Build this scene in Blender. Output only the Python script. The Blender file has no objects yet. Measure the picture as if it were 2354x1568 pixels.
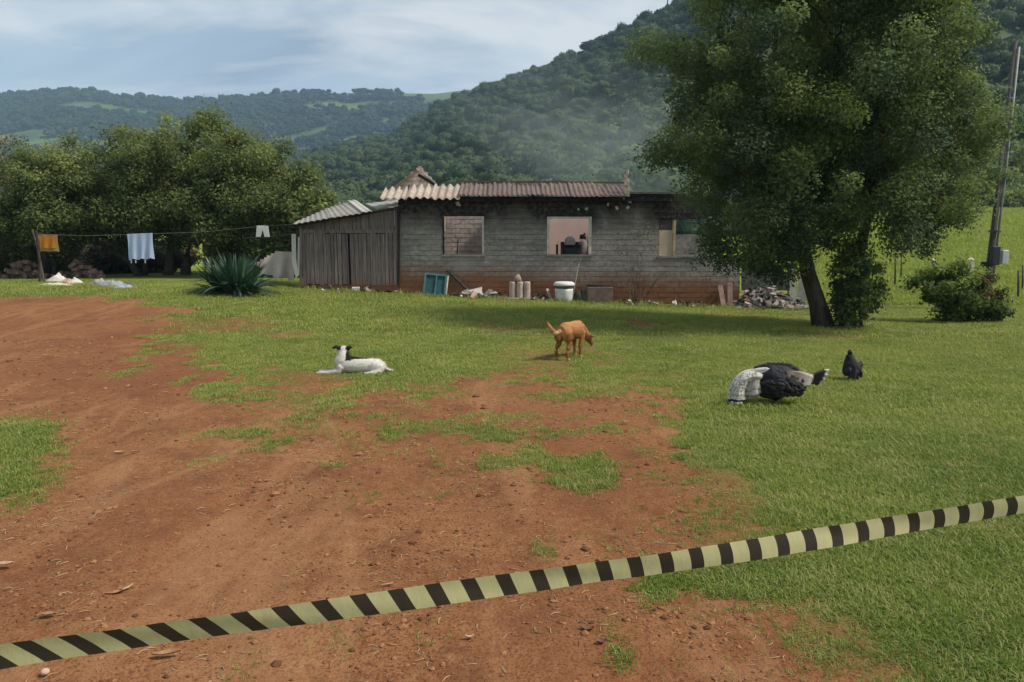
import bpy, bmesh, math, random
import numpy as np
from mathutils import Vector, Matrix

S = bpy.context.scene
COL = S.collection
R = math.radians
rng = np.random.default_rng(7)
random.seed(7)

# ------------------------------------------------------------------ camera
FPX, CX, CY, W0 = 1700.0, 1177.0, 784.0, 2354.0
CH = 1.6
PITCH = math.atan(224 / FPX)
cam_d = bpy.data.cameras.new('camera')
cam_d.sensor_width = 36.0
cam_d.lens = FPX / W0 * 36.0
cam_d.clip_start = 0.05
cam_d.clip_end = 6000
cam = bpy.data.objects.new('camera', cam_d)
COL.objects.link(cam)
cam.location = (0, 0, CH)
cam.rotation_euler = (math.pi / 2 - PITCH, 0, 0)
S.camera = cam

# ------------------------------------------------------------------ sun and sky
SUN_EL, SUN_AZ = R(50), R(101)          # azimuth measured from +Y (view direction) towards +X
sun_d = bpy.data.lights.new('sun', 'SUN')
sun_d.energy = 3.7
sun_d.angle = R(11.0)
sun_d.color = (1.0, 0.95, 0.86)
sun = bpy.data.objects.new('sun', sun_d)
COL.objects.link(sun)
to_sun = Vector((math.sin(SUN_AZ) * math.cos(SUN_EL), math.cos(SUN_AZ) * math.cos(SUN_EL), math.sin(SUN_EL)))
sun.rotation_euler = to_sun.to_track_quat('Z', 'Y').to_euler()
sun.location = to_sun * 60

world = bpy.data.worlds.new('World')
S.world = world
world.use_nodes = True
wn, wl = world.node_tree.nodes, world.node_tree.links
wn.clear()
w_out = wn.new('ShaderNodeOutputWorld')
w_bg = wn.new('ShaderNodeBackground')
w_bg.inputs['Strength'].default_value = 0.125
sky = wn.new('ShaderNodeTexSky')
sky.sky_type = 'NISHITA'
sky.sun_disc = False
sky.sun_elevation = SUN_EL
sky.sun_rotation = SUN_AZ
sky.air_density = 1.2
sky.dust_density = 1.5
tc = wn.new('ShaderNodeTexCoord')
sep = wn.new('ShaderNodeSeparateXYZ')
wl.new(tc.outputs['Generated'], sep.inputs[0])
def wmath(op, a, b=None, c=None):
    n = wn.new('ShaderNodeMath'); n.operation = op
    for i, v in enumerate((a, b, c)):
        if v is None: continue
        if hasattr(v, 'links'): wl.new(v, n.inputs[i])
        else: n.inputs[i].default_value = v
    return n.outputs[0]
zc = wmath('ADD', wmath('MAXIMUM', sep.outputs['Z'], 0.0), 0.17)
comb = wn.new('ShaderNodeCombineXYZ')
wl.new(wmath('DIVIDE', sep.outputs['X'], zc), comb.inputs[0])
wl.new(wmath('DIVIDE', sep.outputs['Y'], zc), comb.inputs[1])
def wnoise(scale, detail, off, rough=0.55, stretch=(1, 1, 1), dist=0.0):
    mp = wn.new('ShaderNodeMapping'); mp.inputs['Location'].default_value = off
    mp.inputs['Scale'].default_value = stretch
    wl.new(comb.outputs[0], mp.inputs[0])
    n = wn.new('ShaderNodeTexNoise'); n.inputs['Scale'].default_value = scale
    n.inputs['Detail'].default_value = detail; n.inputs['Roughness'].default_value = rough
    n.inputs['Distortion'].default_value = dist
    wl.new(mp.outputs[0], n.inputs['Vector'])
    return n.outputs['Fac']
def wramp(v, stops):
    n = wn.new('ShaderNodeValToRGB'); wl.new(v, n.inputs[0])
    el = n.color_ramp.elements
    while len(el) < len(stops): el.new(0.5)
    for e, (p, c) in zip(el, stops):
        e.position = p; e.color = (c, c, c, 1) if not hasattr(c, '__len__') else (*c, 1)
    return n.outputs[0]
def wmix(f, a, b):
    n = wn.new('ShaderNodeMix'); n.data_type = 'RGBA'
    wl.new(f, n.inputs[0])
    for i, v in ((6, a), (7, b)):
        if hasattr(v, 'links'): wl.new(v, n.inputs[i])
        else: n.inputs[i].default_value = (*v, 1)
    return n.outputs[2]
n_big = wnoise(0.42, 5, (3.6, 1.7, 0.0), 0.5, (0.8, 1.15, 1), 0.5)
n_band = wnoise(0.50, 5, (2.05, 0.35, 4.0), 0.5, (0.75, 1.5, 1), 0.7)
n_puff = wnoise(0.95, 6, (4.4, 2.6, 9.0), 0.55, (0.75, 1.35, 1), 0.6)
n_fine = wnoise(2.2, 5, (0.7, 3.1, 2.0), 0.55, (0.8, 1.3, 1), 0.4)
veil = wramp(n_big, [(0.30, 0.62), (0.60, 0.95)])
base_sky = wmix(veil, sky.outputs[0], (3.1, 3.75, 4.35))
grey = wramp(n_band, [(0.45, 0.0), (0.60, 0.9)])
sky2 = wmix(grey, base_sky, (1.85, 2.45, 3.15))
puff = wmath('ADD', wmath('MULTIPLY', n_puff, 0.66), wmath('MULTIPLY', n_fine, 0.34))
white = wramp(puff, [(0.47, 0.0), (0.61, 0.9)])
sky3 = wmix(white, sky2, (5.0, 5.15, 5.25))
wl.new(sky3, w_bg.inputs['Color'])
wl.new(w_bg.outputs[0], w_out.inputs['Surface'])

S.view_settings.view_transform = 'Standard'
S.view_settings.look = 'None'
S.view_settings.gamma = 1
S.view_settings.exposure = 0.36
S.render.engine = 'CYCLES'
S.cycles.max_bounces = 6
S.cycles.diffuse_bounces = 3
S.cycles.transmission_bounces = 4
S.cycles.volume_bounces = 1
S.cycles.volume_step_rate = 2.0
S.cycles.volume_max_steps = 64
S.cycles.sample_clamp_indirect = 4
S.cycles.use_denoising = True

# ------------------------------------------------------------------ geometry helpers
def ray(px, py):
    dx, dy = (px - CX) / FPX, (CY - py) / FPX
    cp, sp = math.cos(PITCH), math.sin(PITCH)
    return Vector((dx, cp + dy * sp, -sp + dy * cp))
def at(px, py, Y):
    """the point of the place that lies Y metres ahead and shows at photo position (px, py)"""
    d = ray(px, py)
    t = Y / d.y
    return Vector((d.x * t, Y, CH + d.z * t))

def sstep(a, b, v):
    t = np.clip((np.asarray(v, float) - a) / (b - a), 0, 1)
    return t * t * (3 - 2 * t)
def hash2(ix, iy, seed):
    n = (ix.astype(np.int64) * 374761393 + iy.astype(np.int64) * 668265263 + seed * 2147483647) & 0xFFFFFFFF
    n = ((n ^ (n >> 13)) * 1274126177) & 0xFFFFFFFF
    n = ((n ^ (n >> 16)) * 2246822519) & 0xFFFFFFFF
    return ((n ^ (n >> 15)) & 0xFFFF) / 65535.0
def vnoise(x, y, seed=0):
    x = np.asarray(x, float); y = np.asarray(y, float)
    ix, iy = np.floor(x), np.floor(y)
    fx, fy = x - ix, y - iy
    fx = fx * fx * (3 - 2 * fx); fy = fy * fy * (3 - 2 * fy)
    a = hash2(ix, iy, seed); b = hash2(ix + 1, iy, seed)
    c = hash2(ix, iy + 1, seed); d = hash2(ix + 1, iy + 1, seed)
    return (a + (b - a) * fx) * (1 - fy) + (c + (d - c) * fx) * fy
def fbm(x, y, octs=4, seed=0, gain=0.5):
    s, a, t = 0, 1, 0
    for k in range(octs):
        s = s + a * vnoise(np.asarray(x) * 2 ** k + 17.3 * k, np.asarray(y) * 2 ** k - 9.1 * k, seed + k)
        t += a; a *= gain
    return s / t

def terrain(x, y):
    x = np.asarray(x, float); y = np.asarray(y, float)
    slope = np.clip(0.085 - 0.044 * x, -0.27, 0.42)
    z = slope * sstep(11, 20, y)
    q = x / np.maximum(y, 1.0)
    z = z + 6.3 * sstep(18, 100, y) * sstep(0.22, 0.5, q)
    z = z + 3.0 * sstep(60, 140, y) * (1 - sstep(0.22, 0.5, q))
    und = (fbm(x * 0.25, y * 0.25, 2, 3) - 0.5) * 0.10 * sstep(2, 6, y) * (1 - sstep(60, 200, y))
    return z + und
def tz(x, y): return float(terrain(x, y))
def G(px, py):
    """where the line of sight of a photo position meets the ground"""
    d = ray(px, py); d = d / d.y
    y = 1.0
    while y < 150:
        p = Vector((0, 0, CH)) + d * y
        if p.z < tz(p.x, p.y):
            lo, hi = y - 0.05, y
            for _ in range(12):
                m = (lo + hi) / 2; p = Vector((0, 0, CH)) + d * m
                if p.z < tz(p.x, p.y): hi = m
                else: lo = m
            p = Vector((0, 0, CH)) + d * hi
            return Vector((p.x, p.y, tz(p.x, p.y)))
        y += 0.05
    return Vector((0, 0, CH)) + d * y

# ------------------------------------------------------------------ object helpers
def tag(o, label=None, cat=None, group=None, kind=None):
    if label: o['label'] = label
    if cat: o['category'] = cat
    if group: o['group'] = group
    if kind: o['kind'] = kind
    return o
def empty(name, loc, label=None, cat=None, group=None, rz=0.0):
    o = bpy.data.objects.new(name, None)
    o.empty_display_size = 0.2
    COL.objects.link(o); o.location = loc; o.rotation_euler = (0, 0, rz)
    return tag(o, label, cat, group)
def link(name, me, parent=None, loc=(0, 0, 0)):
    o = bpy.data.objects.new(name, me)
    COL.objects.link(o)
    o.parent = parent; o.location = loc
    return o
def root_loc(parent):
    v = Vector((0, 0, 0))
    while parent is not None:
        v += parent.location; parent = parent.parent
    return v
def np_mesh(name, co, quads=None, tris=None, smooth=False, mat=None):
    co = np.asarray(co, np.float32)
    me = bpy.data.meshes.new(name)
    idx, starts, tot = [], [], 0
    polys = []
    if quads is not None and len(quads):
        quads = np.asarray(quads, np.int32); idx.append(quads.ravel()); polys.append((len(quads), 4))
    if tris is not None and len(tris):
        tris = np.asarray(tris, np.int32); idx.append(tris.ravel()); polys.append((len(tris), 3))
    idx = np.concatenate(idx)
    ls = []
    s = 0
    for n, k in polys:
        ls.append(s + np.arange(n) * k); s += n * k
    ls = np.concatenate(ls)
    me.vertices.add(len(co)); me.vertices.foreach_set('co', co.ravel())
    me.loops.add(len(idx)); me.loops.foreach_set('vertex_index', idx)
    me.polygons.add(len(ls)); me.polygons.foreach_set('loop_start', ls.astype(np.int32))
    me.update(calc_edges=True)
    if smooth: me.polygons.foreach_set('use_smooth', np.ones(len(ls), bool))
    if mat: me.materials.append(mat)
    me.validate()
    return me
def fattr(me, name, vals, dom='POINT'):
    a = me.attributes.new(name, 'FLOAT', dom); a.data.foreach_set('value', np.asarray(vals, np.float32))
class MB:
    """collects shapes in world coordinates; build() makes one mesh object"""
    def __init__(s): s.v = []; s.f = []; s.m = []
    def add(s, v, f, m=0):
        k = len(s.v); s.v += [tuple(p) for p in v]; s.f += [tuple(i + k for i in q) for q in f]; s.m += [m] * len(f)
        return s
    def box(s, c, size, rot=None, m=0, jit=0.0):
        c = Vector(c); hx, hy, hz = [a / 2 for a in size]
        vs = [Vector((x, y, z)) for z in (-hz, hz) for y in (-hy, hy) for x in (-hx, hx)]
        if jit: vs = [v + Vector([random.uniform(-jit, jit) for _ in range(3)]) for v in vs]
        if rot is not None: vs = [rot @ v for v in vs]
        return s.add([c + v for v in vs], [(0, 2, 3, 1), (4, 5, 7, 6), (0, 1, 5, 4), (2, 6, 7, 3), (0, 4, 6, 2), (1, 3, 7, 5)], m)
    def box2(s, a, b, m=0):
        a, b = Vector(a), Vector(b)
        return s.box((a + b) / 2, [abs(b[i] - a[i]) for i in range(3)], m=m)
    def beam(s, a, b, w, h, m=0, up=(0, 0, 1), jit=0.0):
        a, b = Vector(a), Vector(b); d = (b - a); L = d.length; d.normalize()
        u = Vector(up)
        if abs(d.dot(u)) > 0.95: u = Vector((0, 1, 0))
        sx = d.cross(u).normalized(); sz = sx.cross(d)
        rot = Matrix((sx, d, sz)).transposed()
        return s.box((a + b) / 2, (w, L, h), rot, m, jit)
    def tube(s, pts, rad, n=8, m=0, cap=True):
        pts = [Vector(p) for p in pts]
        if not hasattr(rad, '__len__'): rad = [rad] * len(pts)
        k = len(s.v); ref = Vector((0, 0, 1))
        rings = []
        for i, p in enumerate(pts):
            d = (pts[min(i + 1, len(pts) - 1)] - pts[max(i - 1, 0)]).normalized()
            r_ = ref if abs(d.dot(ref)) < 0.93 else Vector((1, 0, 0))
            a = d.cross(r_).normalized(); b = d.cross(a)
            rr = rad[i] if hasattr(rad[i], '__len__') else (rad[i], rad[i])
            rings.append([p + a * (math.cos(2 * math.pi * j / n) * rr[0]) + b * (math.sin(2 * math.pi * j / n) * rr[1]) for j in range(n)])
        v = [q for r_ in rings for q in r_]; f = []
        for i in range(len(pts) - 1):
            for j in range(n):
                a0, a1 = i * n + j, i * n + (j + 1) % n
                f.append((a0, a1, a1 + n, a0 + n))
        if cap:
            f.append(tuple(range(n))); f.append(tuple(reversed(range((len(pts) - 1) * n, len(pts) * n))))
        return s.add(v, f, m)
    def build(s, name, mats, parent=None, smooth=False, bevel=0.0, seg=1):
        off = root_loc(parent)
        me = bpy.data.meshes.new(name)
        me.from_pydata([Vector(v) - off for v in s.v], [], s.f)
        mats = mats if isinstance(mats, (list, tuple)) else [mats]
        for m in mats: me.materials.append(m)
        me.polygons.foreach_set('material_index', s.m)
        bm = bmesh.new(); bm.from_mesh(me); bmesh.ops.recalc_face_normals(bm, faces=bm.faces)
        if bevel: bmesh.ops.bevel(bm, geom=list(bm.edges), offset=bevel, segments=seg, affect='EDGES', clamp_overlap=True)
        bm.to_mesh(me); bm.free()
        if smooth: me.polygons.foreach_set('use_smooth', [True] * len(me.polygons))
        return link(name, me, parent)

# ------------------------------------------------------------------ material helpers
class NT:
    def __init__(s, name):
        s.mat = bpy.data.materials.new(name); s.mat.use_nodes = True
        s.n, s.l = s.mat.node_tree.nodes, s.mat.node_tree.links
        s.n.clear()
        s.out = s.n.new('ShaderNodeOutputMaterial')
    def put(s, sock, v):
        if v is None: return
        if hasattr(v, 'links'): s.l.new(v, sock)
        elif hasattr(v, '__len__') and sock.type == 'RGBA' and len(v) == 3: sock.default_value = (*v, 1)
        else: sock.default_value = v
    def node(s, t, **kw):
        n = s.n.new(t)
        for k, v in kw.items(): setattr(n, k, v)
        return n
    def pos(s): return s.node('ShaderNodeNewGeometry').outputs['Position']
    def objco(s): return s.node('ShaderNodeTexCoord').outputs['Object']
    def sepz(s, v):
        n = s.node('ShaderNodeSeparateXYZ'); s.l.new(v, n.inputs[0]); return n.outputs
    def rnd(s): return s.node('ShaderNodeObjectInfo').outputs['Random']
    def attr(s, name): return s.node('ShaderNodeAttribute', attribute_name=name).outputs['Fac']
    def noise(s, scale, detail=4, rough=0.55, vec=None, stretch=None, dist=0.0):
        vec = vec or s.pos()
        if stretch:
            mp = s.node('ShaderNodeMapping'); mp.inputs['Scale'].default_value = stretch
            s.l.new(vec, mp.inputs[0]); vec = mp.outputs[0]
        n = s.node('ShaderNodeTexNoise'); s.l.new(vec, n.inputs['Vector'])
        n.inputs['Scale'].default_value = scale; n.inputs['Detail'].default_value = detail
        n.inputs['Roughness'].default_value = rough; n.inputs['Distortion'].default_value = dist
        return n.outputs['Fac']
    def math(s, op, a, b=None, c=None, clamp=False):
        n = s.node('ShaderNodeMath', operation=op, use_clamp=clamp)
        for i, v in enumerate((a, b, c)):
            if v is not None: s.put(n.inputs[i], v)
        return n.outputs[0]
    def ramp(s, v, stops, interp='LINEAR'):
        n = s.node('ShaderNodeValToRGB'); s.l.new(v, n.inputs[0]); n.color_ramp.interpolation = interp
        el = n.color_ramp.elements
        while len(el) < len(stops): el.new(0.5)
        for e, (p, c) in zip(el, stops):
            e.position = p; e.color = (c, c, c, 1) if not hasattr(c, '__len__') else (*c, 1)
        return n.outputs[0]
    def map(s, v, a, b, c=0.0, d=1.0):
        n = s.node('ShaderNodeMapRange'); s.put(n.inputs[0], v)
        for i, k in enumerate((a, b, c, d)): n.inputs[i + 1].default_value = k
        return n.outputs[0]
    def mix(s, f, a, b, mode='MIX'):
        n = s.node('ShaderNodeMix', data_type='RGBA', blend_type=mode)
        s.put(n.inputs[0], f); s.put(n.inputs[6], a); s.put(n.inputs[7], b)
        return n.outputs[2]
    def bump(s, h, strength=0.5, dist=0.02):
        n = s.node('ShaderNodeBump'); n.inputs['Strength'].default_value = strength
        n.inputs['Distance'].default_value = dist; s.l.new(h, n.inputs['Height'])
        return n.outputs[0]
    def principled(s, col, rough=0.8, normal=None, metal=0.0, spec=0.3, transl=0.0, tcol=None):
        b = s.node('ShaderNodeBsdfPrincipled')
        s.put(b.inputs['Base Color'], col); s.put(b.inputs['Roughness'], rough)
        b.inputs['Metallic'].default_value = metal; b.inputs['Specular IOR Level'].default_value = spec
        if normal is not None: s.l.new(normal, b.inputs['Normal'])
        o = b.outputs[0]
        if transl:
            t = s.node('ShaderNodeBsdfTranslucent'); s.put(t.inputs[0], tcol if tcol is not None else col)
            m = s.node('ShaderNodeMixShader'); m.inputs[0].default_value = transl
            s.l.new(o, m.inputs[1]); s.l.new(t.outputs[0], m.inputs[2]); o = m.outputs[0]
        s.l.new(o, s.out.inputs['Surface'])
        return s.mat
def plain(name, col, rough=0.8, var=0.25, scale=6.0, bump=0.3, bscale=40.0, bdist=0.01, metal=0.0, spec=0.3, transl=0.0):
    t = NT(name)
    n = t.noise(scale, 5)
    c = t.mix(t.ramp(n, [(0.3, 0.0), (0.7, 1.0)]), [k * (1 - var) for k in col], [min(1, k * (1 + var)) for k in col])
    return t.principled(c, rough, t.bump(t.noise(bscale, 4), bump, bdist) if bump else None, metal, spec, transl)
# ================================================================== THE GROUND
def poly_world(pts):
    out = []
    for px, py in pts:
        d = ray(px, py); t = CH / -d.z
        out.append((d.x * t, d.y * t))
    return np.array(out)
def sdf_poly(P, x, y):
    """signed distance, positive inside"""
    d2 = np.full(x.shape, 1e9); ins = np.zeros(x.shape, bool)
    n = len(P)
    for i in range(n):
        ax, ay = P[i]; bx, by = P[(i + 1) % n]
        ex, ey = bx - ax, by - ay
        t = np.clip(((x - ax) * ex + (y - ay) * ey) / (ex * ex + ey * ey + 1e-12), 0, 1)
        d2 = np.minimum(d2, (x - ax - t * ex) ** 2 + (y - ay - t * ey) ** 2)
        c = ((ay > y) != (by > y)) & (x < (bx - ax) * (y - ay) / (by - ay + 1e-12) + ax)
        ins ^= c
    d = np.sqrt(d2)
    return np.where(ins, d, -d)
DIRT = poly_world([(-700, 716), (0, 716), (250, 714), (420, 738), (385, 790), (410, 850), (470, 890), (560, 915), (640, 955), (690, 1005),
                   (840, 1040), (1000, 1062), (1250, 1088), (1330, 1115), (1480, 1150), (1490, 1190), (1430, 1240), (1490, 1320),
                   (1520, 1400), (1640, 1470), (1760, 1568), (1800, 1900), (-900, 1900)])
TUFT = poly_world([(-300, 955), (0, 962), (120, 968), (95, 1040), (70, 1120), (0, 1155), (-300, 1180)])
SPOTS = [  # photo position, half width / half depth in photo pixels, how bare
    (1180, 985, 430, 120, 0.97), (1380, 1060, 240, 130, 0.93), (900, 1000, 260, 60, 0.8), (980, 1000, 120, 25, 0.5), (700, 885, 150, 18, 0.75), (520, 760, 150, 14, 0.65), (1270, 840, 150, 22, 0.5),
    (1475, 747, 46, 8, 1.0), (1180, 830, 80, 12, 0.35), (1690, 1430, 130, 40, 0.65), (1650, 1560, 160, 60, 0.5), (1900, 770, 130, 9, 0.45),
    (620, 850, 50, 8, 0.7), (880, 790, 60, 7, 0.4), (1650, 850, 100, 12, 0.3), (1730, 713, 130, 6, 0.8), (900, 664, 90, 6, 0.9), (1500, 960, 160, 90, 0.55), (1600, 1150, 160, 130, 0.5), (850, 960, 180, 50, 0.6),
    (1300, 700, 400, 5, 0.35)]
SPW = []
for px, py, rx, ry, wgt in SPOTS:
    c = poly_world([(px, py)])[0]; e = poly_world([(px + rx, py)])[0]; u = poly_world([(px, py - ry)])[0]; b = poly_world([(px, py + ry)])[0]
    SPW.append((c[0], (u[1] + b[1]) / 2, e[0] - c[0], max(0.15, (u[1] - b[1]) / 2), wgt))
THIN = []   # worn turf, thin all over
for px, py, rx, ry, wgt in ((1150, 985, 500, 150, 0.36), (700, 950, 260, 70, 0.30), (1560, 1180, 210, 260, 0.34), (1600, 1500, 200, 130, 0.3)):
    c = poly_world([(px, py)])[0]; e = poly_world([(px + rx, py)])[0]; u = poly_world([(px, py - ry)])[0]; b = poly_world([(px, py + ry)])[0]
    THIN.append((c[0], (u[1] + b[1]) / 2, e[0] - c[0], (u[1] - b[1]) / 2, wgt))
def grassiness(x, y):
    x = np.asarray(x, float); y = np.asarray(y, float)
    n1 = fbm(x * 1.3, y * 1.3, 4, 11) - 0.5
    n2 = fbm(x * 5.0, y * 5.0, 3, 23) - 0.5
    wob = 1.1 * n1 + 0.75 * n2
    d = sdf_poly(DIRT, x, y) + wob * (0.6 + 0.05 * y)
    bare = sstep(-0.75 - 0.35 * sstep(-0.5, 1.5, x), 0.30, d)
    tf = sdf_poly(TUFT, x, y) + wob * 0.4
    bare = bare * (1 - 0.95 * sstep(-0.28, 0.25, tf))
    for cx, cy, rx, ry, wgt in SPW:
        q = np.sqrt(((x - cx) / rx) ** 2 + ((y - cy) / ry) ** 2) + 1.3 * n1 + 1.3 * n2
        bare = np.maximum(bare, wgt * (1 - sstep(0.55, 1.30, q)))
    # thin tufts that creep into the bare earth close to its edge
    creep = sstep(0.55, 0.70, fbm(x * 2.1 + 40, y * 2.1, 4, 31)) * (1 - sstep(0.0, 1.3, sdf_poly(DIRT, x, y)))
    bare = np.clip(bare - 0.7 * creep, 0, 1)
    worn = 0.60 * sstep(0.46, 0.70, fbm(x * 0.8, y * 0.8 + 8, 4, 47)) * (1 - sstep(12, 18, y)) * (1 - 0.85 * sstep(0.16, 0.30, x / np.maximum(y, 1)))
    thin = np.zeros(x.shape)
    for cx, cy, rx, ry, wgt in THIN:
        thin = np.maximum(thin, wgt * (1 - sstep(0.55, 1.15, np.sqrt(((x - cx) / rx) ** 2 + ((y - cy) / ry) ** 2) + 0.5 * n1)))
    return np.clip((1 - np.maximum(bare, worn)) * (1 - thin) + 0.16 * thin * (n2 > 0.02), 0, 1)

def axis(fine, lo, hi, end_lo, end_hi, g):
    a = list(np.arange(lo, hi, fine))
    s, v = fine, a[-1]
    while v < end_hi: s *= g; v += s; a.append(min(v, end_hi))
    s, v = fine, a[0]
    while v > end_lo: s *= g; v -= s; a.insert(0, max(v, end_lo))
    return np.array(a)
GX = axis(0.05, -4.5, 4.5, -2300, 2300, 1.05)
GY = axis(0.045, 1.4, 9.0, -40, 1560, 1.045)
gx, gy = np.meshgrid(GX, GY)
gr = grassiness(gx.ravel(), gy.ravel())
clod = (fbm(gx * 4.0, gy * 4.0, 5, 61) - 0.5).ravel()
ruts = np.abs(fbm(gx * 0.9 + 3 + gy * 0.35, gy * 0.5, 3, 71) - 0.5).ravel()
near = (1 - sstep(9, 30, gy)).ravel()
gz = terrain(gx, gy).ravel() + near * (1 - gr) * (clod * 0.045 + (0.06 - ruts) * 0.12) + near * gr * 0.012
nx, ny = len(GX), len(GY)
ii = (np.arange(ny - 1)[:, None] * nx + np.arange(nx - 1)[None, :]).ravel()
quads = np.stack([ii, ii + 1, ii + nx + 1, ii + nx], 1)

t = NT('earth_and_turf')
P = t.pos()
ga = t.attr('grassy')
e1 = t.noise(0.9, 6, 0.6, P)
e2 = t.noise(14, 6, 0.65, P)
e3 = t.noise(70, 4, 0.7, P)
earth = t.mix(t.ramp(e1, [(0.3, 0.0), (0.7, 1.0)]), (0.178, 0.066, 0.025), (0.268, 0.112, 0.045))
earth = t.mix(t.ramp(e2, [(0.35, 0.0), (0.75, 0.8)]), earth, (0.330, 0.175, 0.082))
earth = t.mix(t.ramp(e3, [(0.38, 0.85), (0.52, 0.0)]), earth, (0.085, 0.034, 0.016))
earth = t.mix(t.ramp(t.noise(2.6, 5, 0.6, P), [(0.52, 0.0), (0.68, 0.6)]), earth, (0.115, 0.046, 0.021))
earth = t.mix(t.ramp(t.noise(0.28, 4, 0.55, P), [(0.42, 0.0), (0.62, 0.55)]), earth, (0.150, 0.052, 0.024))
tr = t.noise(0.8, 4, 0.5, P, (1.6, 0.32, 1.0), 0.5)
earth = t.mix(t.ramp(tr, [(0.52, 0.0), (0.57, 0.35), (0.62, 0.0)]), earth, (0.335, 0.175, 0.085))
straw = t.ramp(t.noise(38, 5, 0.7, P, (1.0, 0.35, 1.0)), [(0.62, 0.0), (0.72, 0.5)])
earth = t.mix(straw, earth, (0.34, 0.20, 0.095))
g1 = t.noise(1.6, 5, 0.6, P); g2 = t.noise(22, 5, 0.7, P)
turf = t.mix(t.ramp(g1, [(0.3, 0.0), (0.7, 1.0)]), (0.080, 0.100, 0.024), (0.125, 0.135, 0.036))
turf = t.mix(t.ramp(g2, [(0.35, 0.0), (0.7, 0.8)]), turf, (0.165, 0.175, 0.048))
zz = t.sepz(P)
far = t.map(zz[1], 16, 40)
meadow = t.mix(t.ramp(t.noise(0.35, 6, 0.65, P), [(0.3, 0.0), (0.7, 1.0)]), (0.165, 0.225, 0.030), (0.265, 0.310, 0.050))
meadow = t.mix(t.ramp(t.noise(2.2, 5, 0.7, P), [(0.38, 0.6), (0.55, 0.0)]), meadow, (0.075, 0.12, 0.022))
turf = t.mix(far, turf, meadow)
edge = t.math('ADD', ga, t.math('MULTIPLY', t.math('SUBTRACT', e2, 0.5), 0.7))
col = t.mix(t.map(edge, 0.22, 0.92), earth, turf)
hgt = t.math('ADD', t.math('MULTIPLY', e2, 0.6), t.math('MULTIPLY', e3, 0.4))
ground_mat = t.principled(col, 0.95, t.bump(hgt, 0.75, 0.03), spec=0.1)
me = np_mesh('ground', np.stack([gx.ravel(), gy.ravel(), gz], 1), quads, smooth=True, mat=ground_mat)
fattr(me, 'grassy', gr)
ground = tag(link('ground', me), kind='structure')

# ------------------------------------------------------------------ instancer for stuff nobody could count
def leaf_cards(cen, nrm, length, width, spin=None, bend=0.0):
    """rhombus leaves: cen (n,3), nrm (n,3); returns co (4n,3), quads"""
    n = len(cen)
    nrm = nrm / (np.linalg.norm(nrm, axis=1, keepdims=True) + 1e-9)
    r = rng.normal(size=(n, 3))
    a = np.cross(nrm, r); a /= np.linalg.norm(a, axis=1, keepdims=True) + 1e-9
    b = np.cross(nrm, a)
    L = (np.asarray(length) * np.ones(n))[:, None] / 2; Wd = (np.asarray(width) * np.ones(n))[:, None] / 2
    co = np.stack([cen - a * L, cen + b * Wd + nrm * bend * Wd, cen + a * L, cen - b * Wd + nrm * bend * Wd], 1).reshape(-1, 3)
    q = np.arange(4 * n).reshape(n, 4)
    return co, q
def scatter(name, pts, rot, scl, pick, protos, label, cat, normal_tilt=None):
    """one object of kind stuff: points that carry small meshes"""
    me = bpy.data.meshes.new(name)
    me.vertices.add(len(pts)); me.vertices.foreach_set('co', np.asarray(pts, np.float32).ravel())
    me.update()
    fattr(me, 'spin', rot); fattr(me, 'size', scl)
    a = me.attributes.new('pick', 'INT', 'POINT'); a.data.foreach_set('value', np.asarray(pick, np.int32))
    o = link(name, me)
    tag(o, label, cat, kind='stuff')
    pc = bpy.data.collections.new(name + '_shapes')
    for i, m in enumerate(protos):
        po = bpy.data.objects.new('%s_shape_%02d' % (name, i), m); pc.objects.link(po)
    ng = bpy.data.node_groups.new(name + '_spread', 'GeometryNodeTree')
    ng.interface.new_socket('Geometry', in_out='INPUT', socket_type='NodeSocketGeometry')
    ng.interface.new_socket('Geometry', in_out='OUTPUT', socket_type='NodeSocketGeometry')
    N, L = ng.nodes, ng.links
    gi, go = N.new('NodeGroupInput'), N.new('NodeGroupOutput')
    ci = N.new('GeometryNodeCollectionInfo'); ci.inputs[0].default_value = pc
    ci.inputs['Separate Children'].default_value = True; ci.inputs['Reset Children'].default_value = True
    ip = N.new('GeometryNodeInstanceOnPoints'); ip.inputs['Pick Instance'].default_value = True
    def na(nm, ty):
        n = N.new('GeometryNodeInputNamedAttribute'); n.data_type = ty; n.inputs[0].default_value = nm
        return n.outputs[0]
    cx = N.new('ShaderNodeCombineXYZ'); L.new(na('spin', 'FLOAT'), cx.inputs[2])
    L.new(gi.outputs[0], ip.inputs['Points']); L.new(ci.outputs[0], ip.inputs['Instance'])
    L.new(na('pick', 'INT'), ip.inputs['Instance Index'])
    L.new(cx.outputs[0], ip.inputs['Rotation'])
    L.new(na('size', 'FLOAT'), ip.inputs['Scale'])
    L.new(ip.outputs[0], go.inputs[0])
    md = o.modifiers.new('spread', 'NODES'); md.node_group = ng
    return o

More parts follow.
